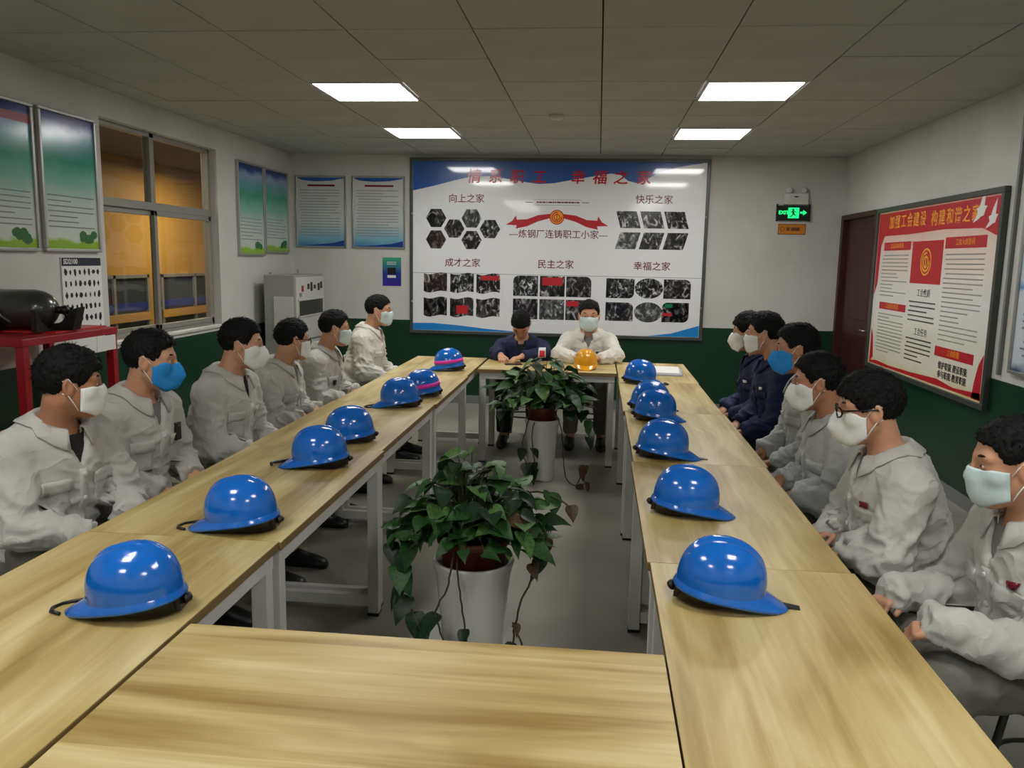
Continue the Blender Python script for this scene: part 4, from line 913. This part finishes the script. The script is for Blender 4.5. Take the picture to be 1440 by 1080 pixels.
def torso(F, sx, shz, e, k=.035, low=.50):
    F.el((sx - .02, 0, shz - .085), (.108 + e, .160 + e, .165 + e), k)
    for s in (-1, 1): F.rc((sx - .01, s * .04, shz - .004), (sx - .012, s * .165, shz - .030), .050 + e, .048 + e, k)
    F.el((sx * .55, 0, .73), (.118 + e, .150 + e, .19 + e), k)
    F.el((.0, 0, .575), (.125 + e, .165 + e, .115 + e), k)
def torso_chain(sx, shz): return sx

PX = [1.0]
def patch(bvh, y0, y1, z0, z1, nx=8, nz=6, off=.003, th=.0025, pts=None, slope=0.0):
    x0 = PX[0]
    """cloth patch lying on the jacket: rows of points cast back onto it"""
    m = MB(); G = []; 
    for j in range(nz + 1):
        for i in range(nx + 1):
            y = y0 + (y1 - y0) * i / nx; z = z0 + (z1 - z0) * j / nz + slope * abs(y - y0)
            h = bvh.ray_cast(Vector((x0, y, z)), Vector((-1, 0, 0)))
            if h[0] is None: return None
            n = h[1] if h[1].x > 0 else -h[1]
            G.append((h[0] + n * (off + th), h[0] + n * (off - .004)))
    W_ = nx + 1; H_ = nz + 1; N_ = W_ * H_
    vs = [g[0] for g in G] + [g[1] for g in G]; fs = []
    sgn = 1 if (y1 > y0) == (z1 > z0) else -1
    for j in range(nz):
        for i in range(nx):
            a = j * W_ + i; f = (a, a + 1, a + W_ + 1, a + W_); fs.append(f if sgn > 0 else f[::-1])
    bd = [i for i in range(nx)] + [nx + W_ * j for j in range(nz)] + [nz * W_ + nx - i for i in range(nx)] + [W_ * (nz - j) for j in range(nz)]
    for a, b_ in zip(bd, bd[1:] + bd[:1]): fs.append((a, b_, b_ + N_, a + N_) if sgn < 0 else (b_, a, a + N_, b_ + N_))
    return m.add(vs, fs, 0, True)

def person(px, py, rz, hx, hz, hyaw, hpitch, label, cloth, mask, seed, lean=None, arms='lap', glasses=False, shirt=None, hs=1.0, skin=M_SKIN, hair='short', fine=.0055, badge=None, mask_type='kn', trousers=M_TROUS, hroll=0, extra=(), open_v=.05, reach=.3):
    """local frame: x forward, y to the person's left, origin on the floor below the pelvis"""
    rnd = random.Random(seed); shz = hz - .192; sx = hx - .075 if lean is None else lean
    hc = np.array([hx, 0, hz]); Rh = rotm(hyaw, hpitch, hroll)
    nb = np.array([sx + .0, 0, shz + .03])             # neck base
    if arms == 'lap': E = [(sx + .02, s * .215, shz - .27) for s in (-1, 1)]; Wr = [(.30, -.115, .655), (.29, .125, .66)]
    elif arms == 'edge': E = [(sx + .06, s * .218, shz - .26) for s in (-1, 1)]; Wr = [(reach, -.125, .672), (reach - .01, .13, .677)]
    elif arms == 'fold': E = [(sx + .235, s * .235, .812) for s in (-1, 1)]; Wr = [(sx + .375, -.09, .80), (sx + .365, .10, .80)]
    elif arms == 'phone': E = [(sx + .17, -.20, .80), (sx + .15, .205, .805)]; Wr = [(sx + .30, -.15, .80), (sx + .32, .04, .80)]
    SH = [(sx - .012, s * .178, shz - .035) for s in (-1, 1)]
    zf = [(hz - .17, hz + .15)]; hzr = min(Wr[0][2], Wr[1][2]); zf.append((hzr - .07, hzr + .045)); hxr = Wr[0][0]
    xf = [(hx - .13, hx + .14), (hxr - .01, hxr + .17)]; yf = [(-.19, .17)]
    if arms == 'lap': h_hand = fine
    # ---- body
    F = Field(axis(-.22, .66, xf, fine, .013), axis(-.34, .34, yf, fine, .013), axis(.03, hz + .17, zf, fine, .014))
    torso(F, sx, shz, 0)
    F.rc(tuple(nb - np.array([.008, 0, .02])), tuple(hc + Rh @ np.array([-.03, 0, -.055])), .058, .053, .03)
    for i, s in enumerate((-1, 1)):
        F.rc(SH[i], E[i], .048, .040, .02); F.rc(E[i], Wr[i], .040, .027, .015)
        F.rc((.02, s * .09, .535), (.40, s * .13, .515), .085, .060, .03); F.rc((.40, s * .13, .515), (.37, s * .13, .10), .058, .038, .015); F.rc((.36, s * .135, .055), (.50, s * .135, .035), .026, .018, .02)
    if arms in ('lap', 'edge'):
        cu_ = .75 if arms == 'lap' else 1.3; hand_prims(F, Wr[0], (.9, .45, -.32), (.3, 0, 1), -1, cu_); hand_prims(F, Wr[1], (.9, -.45, -.32), (.3, 0, 1), 1, cu_)
    elif arms == 'fold':
        hand_prims(F, (Wr[0][0], Wr[0][1], .795), (.25, .9, -.06), (0, 0, 1), -1, .5); hand_prims(F, (Wr[1][0] - .0, Wr[1][1], .80), (.35, -.9, -.05), (0, 0, 1), 1, .5)
    else:
        hand_prims(F, (Wr[0][0], Wr[0][1], .795), (.9, .25, -.1), (0, .0, 1), -1, 1.0); hand_prims(F, (Wr[1][0], Wr[1][1], .795), (.55, -.6, -.1), (0, 0, 1), 1, .8)
    r = .15 * hs; sl, G = F.region(hc - r, hc + r); F.D[sl] = smin(F.D[sl], head_sdf(((G - hc) / hs) @ Rh) * hs, .018)
    me = F.mesh('person', skin)
    root = link(bpy.data.objects.new('person', me)); root.location = (px, py, 0); root.rotation_euler = (0, 0, rz); tag(root, label, 'person'); root['_sx'] = 0.0; del root['_sx']; WM_ = Matrix.Translation((px, py, 0)) @ Matrix.Rotation(rz, 4, 'Z')
    # ---- undershirt
    if shirt:
        F = Field(np.arange(sx - .2, sx + .2, .012), np.arange(-.26, .26, .014), np.arange(.68, shz + .09, .012)); torso(F, sx, shz, .011)
        sl, G = F.region((-9,) * 3, (9,) * 3); F.D = smax(F.D, -(rc(G, tuple(nb - np.array([.0, 0, .03])), tuple(nb + np.array([.05, 0, .14])), .062, .07)), .006)
        F.D = smax(F.D, .70 - G[..., 2], .004); inst('undershirt', F.mesh('undershirt', shirt), root)
    # ---- jacket
    e = .024; hj = .0078; F = Field(np.arange(-.24, .66, hj), np.arange(-.37, .37, hj), np.arange(.47, shz + .12, hj))
    torso(F, sx, shz, e)
    F.rc((.0, 0, .56), (.10, 0, .60), .13, .12, .05)
    for i in range(2):
        F.rc(SH[i], E[i], .072, .064, .03); F.rc(E[i], Wr[i], .062, .044, .02)
        F.rc(tuple(np.array(Wr[i]) * .93 + np.array(E[i]) * .07), Wr[i], .045, .045, .008)
    slv = .05 if arms == 'edge' else .0
    for i in range(2):
        a = np.array(E[i]); b_ = np.array(Wr[i]); dd = (b_ - a) / np.linalg.norm(b_ - a)
        if slv: F.rc(Wr[i], tuple(b_ + dd * slv + np.array([0, -(1, -1)[i] * -.018, -.004])), .046, .047, .012)
    sl, G = F.region((-9,) * 3, (9,) * 3)
    F.D = smax(F.D, -rc(G, tuple(nb + np.array([-.002, 0, -.005])), tuple(nb + np.array([.03, 0, .16])), .062, .085), .01)
    wz = (G[..., 2] - (shz - .095)); wdg = np.maximum(np.abs(G[..., 1]) - open_v * wz / .12, (sx + .03) - G[..., 0]); F.D = smax(F.D, -np.maximum(wdg, -wz), .006)
    for i in range(2):   # sleeve ends
        a = np.array(E[i]); b_ = np.array(Wr[i]); dd = (b_ - a) / np.linalg.norm(b_ - a); b_ = b_ + dd * slv; near = np.linalg.norm(G - b_, axis=-1) < .09
        F.D = np.where(near, np.maximum(F.D, (G - b_) @ dd - .002), F.D)
    V, FC = nets(F.D, *F.ax); me = np_mesh('jacket', V, FC, cloth); N_ = normals(me)
    # folds: ridged noise, tighter across the sleeves and round the waist
    wp = np.stack([vnoise(V * 9, seed + 1), vnoise(V * 9, seed + 2), vnoise(V * 9, seed + 3)], 1) - .5
    q = V + wp * .10; a1 = 1 - np.abs(2 * vnoise(q * np.array([9, 9, 17]) + seed, seed) - 1); a2 = 1 - np.abs(2 * vnoise(q * np.array([26, 20, 30]), seed + 9) - 1)
    diag = 1 - np.abs(2 * vnoise(np.stack([(q[:, 0] + q[:, 2]) * 22, q[:, 1] * 8, (q[:, 0] - q[:, 2]) * 6], 1), seed + 5) - 1)
    dist_el = np.minimum(*[np.linalg.norm(V - np.array(E[i]), axis=1) for i in range(2)]); wel = np.exp(-(dist_el / .13) ** 2); ww = np.exp(-((V[:, 2] - .66) / .12) ** 2)
    amp = .009 + .009 * wel + .008 * ww; fold = 1 - np.abs(2 * vnoise(np.stack([(q[:, 0] - q[:, 2] * .6) * 11, (q[:, 1] + q[:, 2]) * 13, (q[:, 2] + q[:, 0] * .5) * 15], 1), seed + 31) - 1)
    low = .35 + .65 * np.clip((shz - .06 - V[:, 2]) / .12, 0, 1)
    V = V + N_ * (((a1 ** 2 - .35) * amp * .8 + (diag ** 3 - .2) * .008 + (fold ** 4 - .15) * .014 + (a2 ** 3 - .25) * .005) * low)[:, None]
    me.vertices.foreach_set('co', V.astype(np.float32).ravel()); me.update(); jk = inst('jacket', me, root)
    bvh = BVHTree.FromPolygons([tuple(v) for v in V], [tuple(int(i) for i in f) for f in FC])
    PX[0] = sx + .165
    # ---- placket, pockets with flaps, buttons
    z1 = shz - .10
    pk = patch(bvh, -.016, .016, .60 if arms in ('lap', 'edge') else .84, z1, 2, 14, .002, .003)
    if pk: pk.build('placket', cloth, jk)
    for s in (-1, 1):
        p = patch(bvh, s * .05, s * .145, shz - .255, shz - .135, 6, 6, .002, .003)
        if p: p.build('chest_pocket', cloth, jk)
        p = patch(bvh, s * .047, s * .148, shz - .170, shz - .125, 6, 3, .006, .003)
        if p: p.build('pocket_flap', cloth, jk)
    for z in np.arange(z1 - .02, .66 if arms in ('lap', 'edge') else .86, -.085):
        h = bvh.ray_cast(Vector((sx + .165, 0, z)), Vector((-1, 0, 0)))
        if h[0]: MB().lathe([(.001, -.002), (.0085, -.002), (.0085, .0015), (.006, .003), (.001, .0025)], h[0] + Vector((.006, 0, 0)), 12, mtx=Matrix.Rotation(PI / 2, 4, 'Y')).build('button', M_STEEL if cloth is not M_NAVY else M_BLACK, jk)
    for (nm, lb, cat, yy, dz, w_, h_) in extra:
        h = bvh.ray_cast(Vector((sx + .165, yy, shz + dz)), Vector((-1, 0, 0)))
        if h[0]:
            it = empty(nm, mtx=WM_ @ Matrix.Translation(h[0] + h[1] * .012), label=lb, cat=cat)
            MB().box((-.008, -w_ / 2, -h_ / 2), (.008, w_ / 2, h_ / 2)).build('body', M_BLACK, it, bevel=.003)
            MB().tube([(.009, -w_ * .2, h_ * .3), (.013, 0, h_ * .35), (.009, w_ * .2, h_ * .3)], .003).build('clip', M_GREYF, it)
    if badge:
        s = badge[0]; p = patch(bvh, s * .085, s * .112, shz - .118, shz - .100, 3, 3, .009, .002)
        if badge[1] == 'heart':
            PX[0] = 1.0; p = patch(bvh, .165, .222, .785, .862, 5, 5, .003, .002)
            if p: p.build('sleeve_badge', M_PAPER, jk)
            p = patch(bvh, .172, .215, .792, .842, 5, 5, .006, .002)
            if p: p.build('badge_emblem', M_RED, jk)
        elif p: p.build('chest_logo', badge[1], jk)
    # ---- collar: stand and folded fall with points at the front
    m = MB(); n = 44; rows = []
    for i in range(n + 1):
        a = R(-158 + 316 * i / n); fr = (1 - math.cos(a)) / 2      # 0 at the back, 1 in front
        cx, cy = -math.cos(a), math.sin(a); zb = shz + .066 - .052 * fr
        pnt = max(0, (abs(a) - R(115)) / R(43))
        c0 = Vector((nb[0] + cx * .074 + .010, cy * .074, zb)); c1 = Vector((nb[0] + cx * .072 + .014, cy * .072, zb + .036 - .012 * fr))
        c2 = Vector((nb[0] + cx * .083 + .014, cy * .085, zb + .032 - .012 * fr)); c3 = Vector((nb[0] + cx * (.104 + .010 * pnt) + .012, cy * (.112 + .008 * pnt), zb - .014 - .026 * pnt - .008 * fr))
        hit = bvh.find_nearest(c3)
        if hit[0] is not None and ((c3 - hit[0]).dot(hit[1]) < .007 or pnt > 0 or (c3 - hit[0]).length > .02): c3 = hit[0] + hit[1] * .008
        rows.append([c0, c1, c2, c3])
    vs = [v for r_ in rows for v in r_]; m.add(vs, [(4 * i + j, 4 * i + j + 1, 4 * i + 5 + j, 4 * i + 4 + j) for i in range(n) for j in range(3)], 0, True)
    co = m.build('collar', cloth, jk); so = co.modifiers.new('thickness', 'SOLIDIFY'); so.thickness = .0035; so.offset = 0
    # ---- trousers and shoes
    F = Field(np.arange(-.2, .56, .015), np.arange(-.28, .28, .015), np.arange(.08, .70, .015))
    F.el((.0, 0, .56), (.14, .18, .11), .03)
    for s in (-1, 1): F.rc((.02, s * .09, .54), (.40, s * .13, .52), .098, .075, .03); F.rc((.40, s * .13, .52), (.37, s * .13, .13), .073, .06, .02)
    sl, G = F.region((-9,) * 3, (9,) * 3); F.D = np.maximum(F.D, .12 - G[..., 2]); V, FC = nets(F.D, *F.ax); me = np_mesh('trousers', V, FC, trousers); N_ = normals(me)
    V = V + N_ * ((1 - np.abs(2 * vnoise(V * 18, seed) - 1)) * .010 - .004)[:, None]; me.vertices.foreach_set('co', V.astype(np.float32).ravel()); me.update(); inst('trousers', me, root)
    for s in (-1, 1):
        m = MB(); sect = [(.27, .034, .10), (.31, .042, .115), (.37, .044, .105), (.44, .046, .08), (.51, .047, .062), (.55, .038, .05), (.565, .02, .035)]; vs = []
        for (x, w_, h_) in sect:
            for k in range(12):
                t = 2 * PI * k / 12; vs.append((x, s * .135 + w_ * math.cos(t) * (1 if math.sin(t) > -.3 else .95), max(.0, h_ / 2 + h_ / 2 * math.sin(t) * 1.05) ))
        m.add(vs, [(i * 12 + k, (i + 1) * 12 + k, (i + 1) * 12 + (k + 1) % 12, i * 12 + (k + 1) % 12) for i in range(len(sect) - 1) for k in range(12)] + [tuple(range(12)), tuple(range(12 * (len(sect) - 1), 12 * len(sect)))[::-1]], 0, True); m.build('shoe', M_SHOE, root)
    # ---- head things share the head frame
    hd = Matrix.Translation(Vector(hc)) @ Matrix([list(Rh[0]), list(Rh[1]), list(Rh[2])]).to_4x4() @ Matrix.Scale(hs, 4)
    def hb(mb, name, m_, **kw):
        o = mb.build(name, m_, root, **kw); o.matrix_basis = hd; return o
    # hair
    F = Field(np.arange(-.135, .125, .0042), np.arange(-.105, .105, .0042), np.arange(-.10, .16, .0042)); sl, G = F.region((-9,) * 3, (9,) * 3)
    top = {'short': .008, 'flat': .010, 'full': .014, 'crew': .003}[hair]
    d = el(G, (-.013, 0, .034), (.0995, .0795, .087)); d = smin(d, el(G, (-.006 + top * .3, 0, .050), (.092 + top * .7, .072 + top * .5, .074 + top)), .015)
    line = np.interp(G[..., 0], [-.13, -.06, -.035, -.022, .012, .028, .05, .068, .085, .12], [-.050, -.050, -.035, .012, .012, .002, .046, .062, .068, .066] if hair != 'full' else [-.064, -.064, -.048, .008, .006, -.006, .024, .044, .052, .054])
    line = line + (vnoise(G.reshape(-1, 3) * 90, seed).reshape(line.shape) - .5) * .012
    d = smax(d, line - G[..., 2], .008); F.D = d
    V, FC = nets(F.D, *F.ax); me = np_mesh('hair', V, FC, M_HAIR); N_ = normals(me)
    q = V * np.array([60, 140, 50]); V = V + N_ * ((vnoise(q * 2.2, seed) - .5) * .007 + (vnoise(V * 45, seed + 4) - .5) * .007 * np.clip(V[:, 2] * 14, .1, 1))[:, None]
    me.vertices.foreach_set('co', V.astype(np.float32).ravel()); me.update(); inst('hair', me, root, hd)
    Vh = V[(V[:, 2] > -.04)]; Nh = N_[(V[:, 2] > -.04)]; r_ = np.random.default_rng(seed); pick = r_.integers(0, len(Vh), 420)
    sv = []; sf = []
    for i in pick:
        p = Vh[i]; nn = Nh[i]
        if nn[2] < -.3: continue
        flow = np.array([.9, 0, .15]) if p[2] > .085 else np.array([.25, 0, -.8]); t = flow - nn * (flow @ nn) + r_.normal(0, .35, 3); t /= np.linalg.norm(t); Ln = r_.uniform(.010, .020 if hair != 'crew' else .013)
        sd = np.cross(nn, t); sd /= max(np.linalg.norm(sd), 1e-6); a = p - nn * .002; o_ = len(sv)
        sv += [tuple(a + sd * .0022), tuple(a - sd * .0022), tuple(a + nn * .004), tuple(a + t * Ln + nn * (.0035 + .002 * r_.random()))]; sf += [(o_, o_ + 1, o_ + 3), (o_ + 1, o_ + 2, o_ + 3), (o_ + 2, o_, o_ + 3)]
    hb(MB().add(sv, sf, 0, True), 'hair_strands', M_HAIR, kind='stuff')
    # eyes and brows
    for s in (-1, 1):
        b_ = MB(); b_.ball((.0755, s * .032, .0035), (.0085, .0135, .0062), 12, 8, 0); b_.ball((.0805, s * .032, .0035), (.0048, .0062, .0056), 10, 6, 1); hb(b_, 'eye', [M_EYEW, M_IRIS])
        hb(MB().tube([(.0865 - abs(t - .5) * .004 - .012 * t * t, s * (.015 + .036 * t), .0265 + .006 * math.sin(t * 2.4)) for t in (0, .25, .5, .75, 1)], [.003, .0042, .0042, .0034, .0016], 6), 'eyebrow', M_BROW)
    # mask
    if mask:
        kn = mask_type == 'kn'; n = 22; nv = 12; vs = []
        for j in range(nv + 1):
            v = j / nv
            if kn: cx = np.interp(v, [0, .2, .5, .8, 1], [.070, .108, .136, .122, .103]); cz = np.interp(v, [0, .2, .5, .8, 1], [-.118, -.108, -.055, -.018, -.004]); sxx, sz = .018, -.085 + .07 * v; pw = 1.25; sy = .069
            else: cx = np.interp(v, [0, .2, .5, .8, 1], [.080, .104, .116, .115, .104]); cz = np.interp(v, [0, .2, .5, .8, 1], [-.112, -.104, -.05, -.016, -.001]); sxx, sz = .026, -.085 + .078 * v; pw = 1.9; sy = .069
            for i in range(n + 1):
                u = -1 + 2 * i / n; a = abs(u); t = a ** pw; x = cx * (1 - t) + sxx * t; z = cz * (1 - a ** 1.5) + sz * a ** 1.5; y = (sy if kn else .071) * (1 if u > 0 else -1) * (a ** (.95 if kn else .8))
                if not kn: x += .0018 * math.sin(v * PI * 7) * (1 - t)
                vs.append((x, y, z))
        Q = np.array(vs)
        for _ in range(4):
            d0 = head_sdf(Q); g = np.stack([head_sdf(Q + np.eye(3)[q_] * .001) - d0 for q_ in range(3)], 1); g /= np.maximum(np.linalg.norm(g, axis=1, keepdims=True), 1e-6)
            Q = Q + g * np.clip(.0055 - d0, 0, .02)[:, None]
        vs = [tuple(v_) for v_ in Q]
        mk_ = MB().add(vs, [(j * (n + 1) + i, j * (n + 1) + i + 1, (j + 1) * (n + 1) + i + 1, (j + 1) * (n + 1) + i) for j in range(nv) for i in range(n)], 0, True)
        o = hb(mk_, 'face_mask', mask); so = o.modifiers.new('thickness', 'SOLIDIFY'); so.thickness = .0018
        for s in (-1, 1):
            for z0_, z1_ in ((-.017, .026), (-.083, -.032)): hb(MB().tube([(.020, s * .070, z0_), (.006, s * .0755, z0_ * .5 + z1_ * .5), (-.012, s * .083, z1_ + (0 if z1_ > 0 else .002)), (-.03, s * .080, z1_ * .7)], .0017, 6), 'ear_loop', M_STRAP)
    if glasses:
        g_ = MB()
        for s in (-1, 1):
            g_.tube([(.103 - .012 * abs(math.cos(t)) * (1 if s * math.cos(t) > 0 else 0), s * .033 + .024 * math.cos(t), .001 + .0165 * math.sin(t) * (1 if math.sin(t) > 0 else 1.1)) for t in np.linspace(0, 2 * PI, 24, endpoint=False)], .0030, 6, closed=True)
            g_.tube([(.092, s * .057, .007), (.04, s * .076, .010), (-.015, s * .085, .012), (-.03, s * .083, -.004)], .0030, 6)
        g_.tube([(.104, -.01, .006), (.108, 0, .008), (.104, .01, .006)], .002, 6); o = hb(g_, 'glasses', M_GLASSB)
    return root, bvh, jk, shz
def stool(x, y, label):
    e = empty('stool', (x, y, 0), 0, label, 'stool', 'dark stools under the seated people')
    MB().lathe([(.001, .405), (.165, .405), (.172, .412), (.172, .432), (.165, .440), (.001, .442)], seg=28).build('seat', M_BLACK, e)
    for k in range(4):
        a = PI / 4 + k * PI / 2; MB().tube([(.11 * math.cos(a), .11 * math.sin(a), .405), (.17 * math.cos(a), .17 * math.sin(a), 0)], .012).build('leg', M_GREYF, e)
    MB().tube([(.14 * math.cos(t), .14 * math.sin(t), .2) for t in np.linspace(0, 2 * PI, 24, endpoint=False)], .008, 6, closed=True).build('foot_ring', M_GREYF, e)

# root = head position minus facing * hx
def L(headx, heady, hz, yaw, label, seed, hx=.20, tz=0, **kw):
    rz = R(tz); px = headx - hx * math.cos(rz); py = heady - hx * math.sin(rz)
    r = person(px, py, rz, hx, hz, R(yaw - tz), kw.pop('pitch', .06), label, kw.pop('cloth', M_JACKET), kw.pop('mask', M_MASKW), seed, **kw); stool(px, py, 'dark stool under the ' + label.split(',')[0][:60]); return r
def Rr(headx, heady, hz, a, label, seed, hx=.20, tz=0, **kw):
    rz = PI - R(tz); px = headx - hx * math.cos(rz); py = heady - hx * math.sin(rz)
    r = person(px, py, rz, hx, hz, R(tz - a), kw.pop('pitch', .06), label, kw.pop('cloth', M_JACKET), kw.pop('mask', M_MASKW), seed, **kw); stool(px, py, 'dark stool under the ' + label.split(',')[0][:60]); return r

L(-1.79, 2.60, 1.150, 40, 'person at front left in grey jacket, head turned away toward the far end', 11, arms='edge', reach=.31, tz=-14, shirt=M_SHIRTK, hair='full', fine=.0048, mask_type='flat', skin=M_SKIN2, open_v=.06)
L(-1.80, 3.14, 1.165, 18, 'person in grey jacket wearing a blue mask, left side of the table', 12, tz=-8, mask=M_MASKB, shirt=M_SHIRTG, fine=.005, extra=(('pocket_radio', 'small black radio clipped in the chest pocket of the blue-masked man on the left', 'radio', .10, -.12, .036, .075),))
L(-1.72, 3.82, 1.165, 20, 'person in grey jacket and white cup mask beyond the left blue mask', 13, tz=-4, shirt=M_SHIRTK, cloth=M_JACKET, hair='short')
L(-1.80, 4.70, 1.100, 44, 'person with black glasses in grey jacket on the left side', 14, tz=0, glasses=True, mask_type='flat', shirt=M_SHIRTG)
L(-1.78, 5.43, 1.110, 26, 'person in beige jacket and pale mask, second from far left end', 15, mask=M_MASKS, mask_type='flat', shirt=M_SHIRTK, hair='short', extra=(('badge_clip', 'small black clip badge on the chest of the second man from the far left end', 'badge', -.09, -.16, .03, .035),))
L(-1.72, 6.35, 1.18, 10, 'person in whitish jacket with slate shirt at the far left end', 16, cloth=M_JACKETW, mask_type='flat', mask=M_MASKS, shirt=M_SHIRTB, hair='crew')
Rr(1.12, 2.26, 1.085, 10, 'person at front right cut by the frame, pale mask and grey jacket', 21, arms='edge', reach=.41, tz=-6, mask=M_MASKS, mask_type='flat', shirt=M_SHIRTG, fine=.0048, hair='crew', badge=(1, M_MAROON), pitch=.12)
Rr(.92, 2.81, 1.125, 10, 'person with black glasses and white cup mask, right side of the table', 22, glasses=True, shirt=M_SHIRTG, arms='edge', reach=.25, hair='full', fine=.0048, badge=(1, M_MAROON), pitch=.10)
Rr(.93, 3.50, 1.115, 16, 'person in grey jacket and white mask beyond the bespectacled man', 23, cloth=M_JACKET2, shirt=M_SHIRTG, pitch=.08, skin=M_SKIN2)
Rr(.97, 4.07, 1.195, 14, 'person in grey jacket with blue mask on the right side', 24, cloth=M_JACKET2, mask=M_MASKB, shirt=M_SHIRTG, skin=M_SKIN2)
Rr(.96, 4.80, 1.205, 20, 'person in navy jacket and white mask, nearer of two on the right', 25, cloth=M_NAVY, mask_type='flat', shirt=M_SHIRTK, trousers=M_TROUSD, badge=(1, M_PAPER), hair='flat')
Rr(.965, 5.32, 1.170, 22, 'person in navy jacket at the far right end, farther of two', 26, cloth=M_NAVY, shirt=M_SHIRTK, trousers=M_TROUSD, badge=(1, M_PAPER), hair='full')
px, py = -.645, 7.32
person(px, py, -PI / 2, .33, 1.055, 0, .98, 'person in navy jacket with heart badge, head bowed over a phone', M_NAVY, None, 31, arms='phone', shirt=M_SHIRTK, trousers=M_TROUSD, lean=.21, badge=(1, 'heart'), fine=.006); stool(px, py, 'dark stool under the bowed person in navy')
px, py = -.065, 7.36
person(px, py, -PI / 2, .28, 1.130, 0, .02, 'person in white work jacket facing the viewer at the far end', M_JACKETW, M_MASKS, 32, arms='fold', shirt=M_SHIRTG, mask_type='flat', extra=(('pocket_pens', 'black pens and badge at the chest pocket of the man in white facing the viewer', 'pens', .10, -.125, .07, .03),), hs=1.08, hair='flat', lean=.20, fine=.006); stool(px, py, 'dark stool under the person in the white jacket')
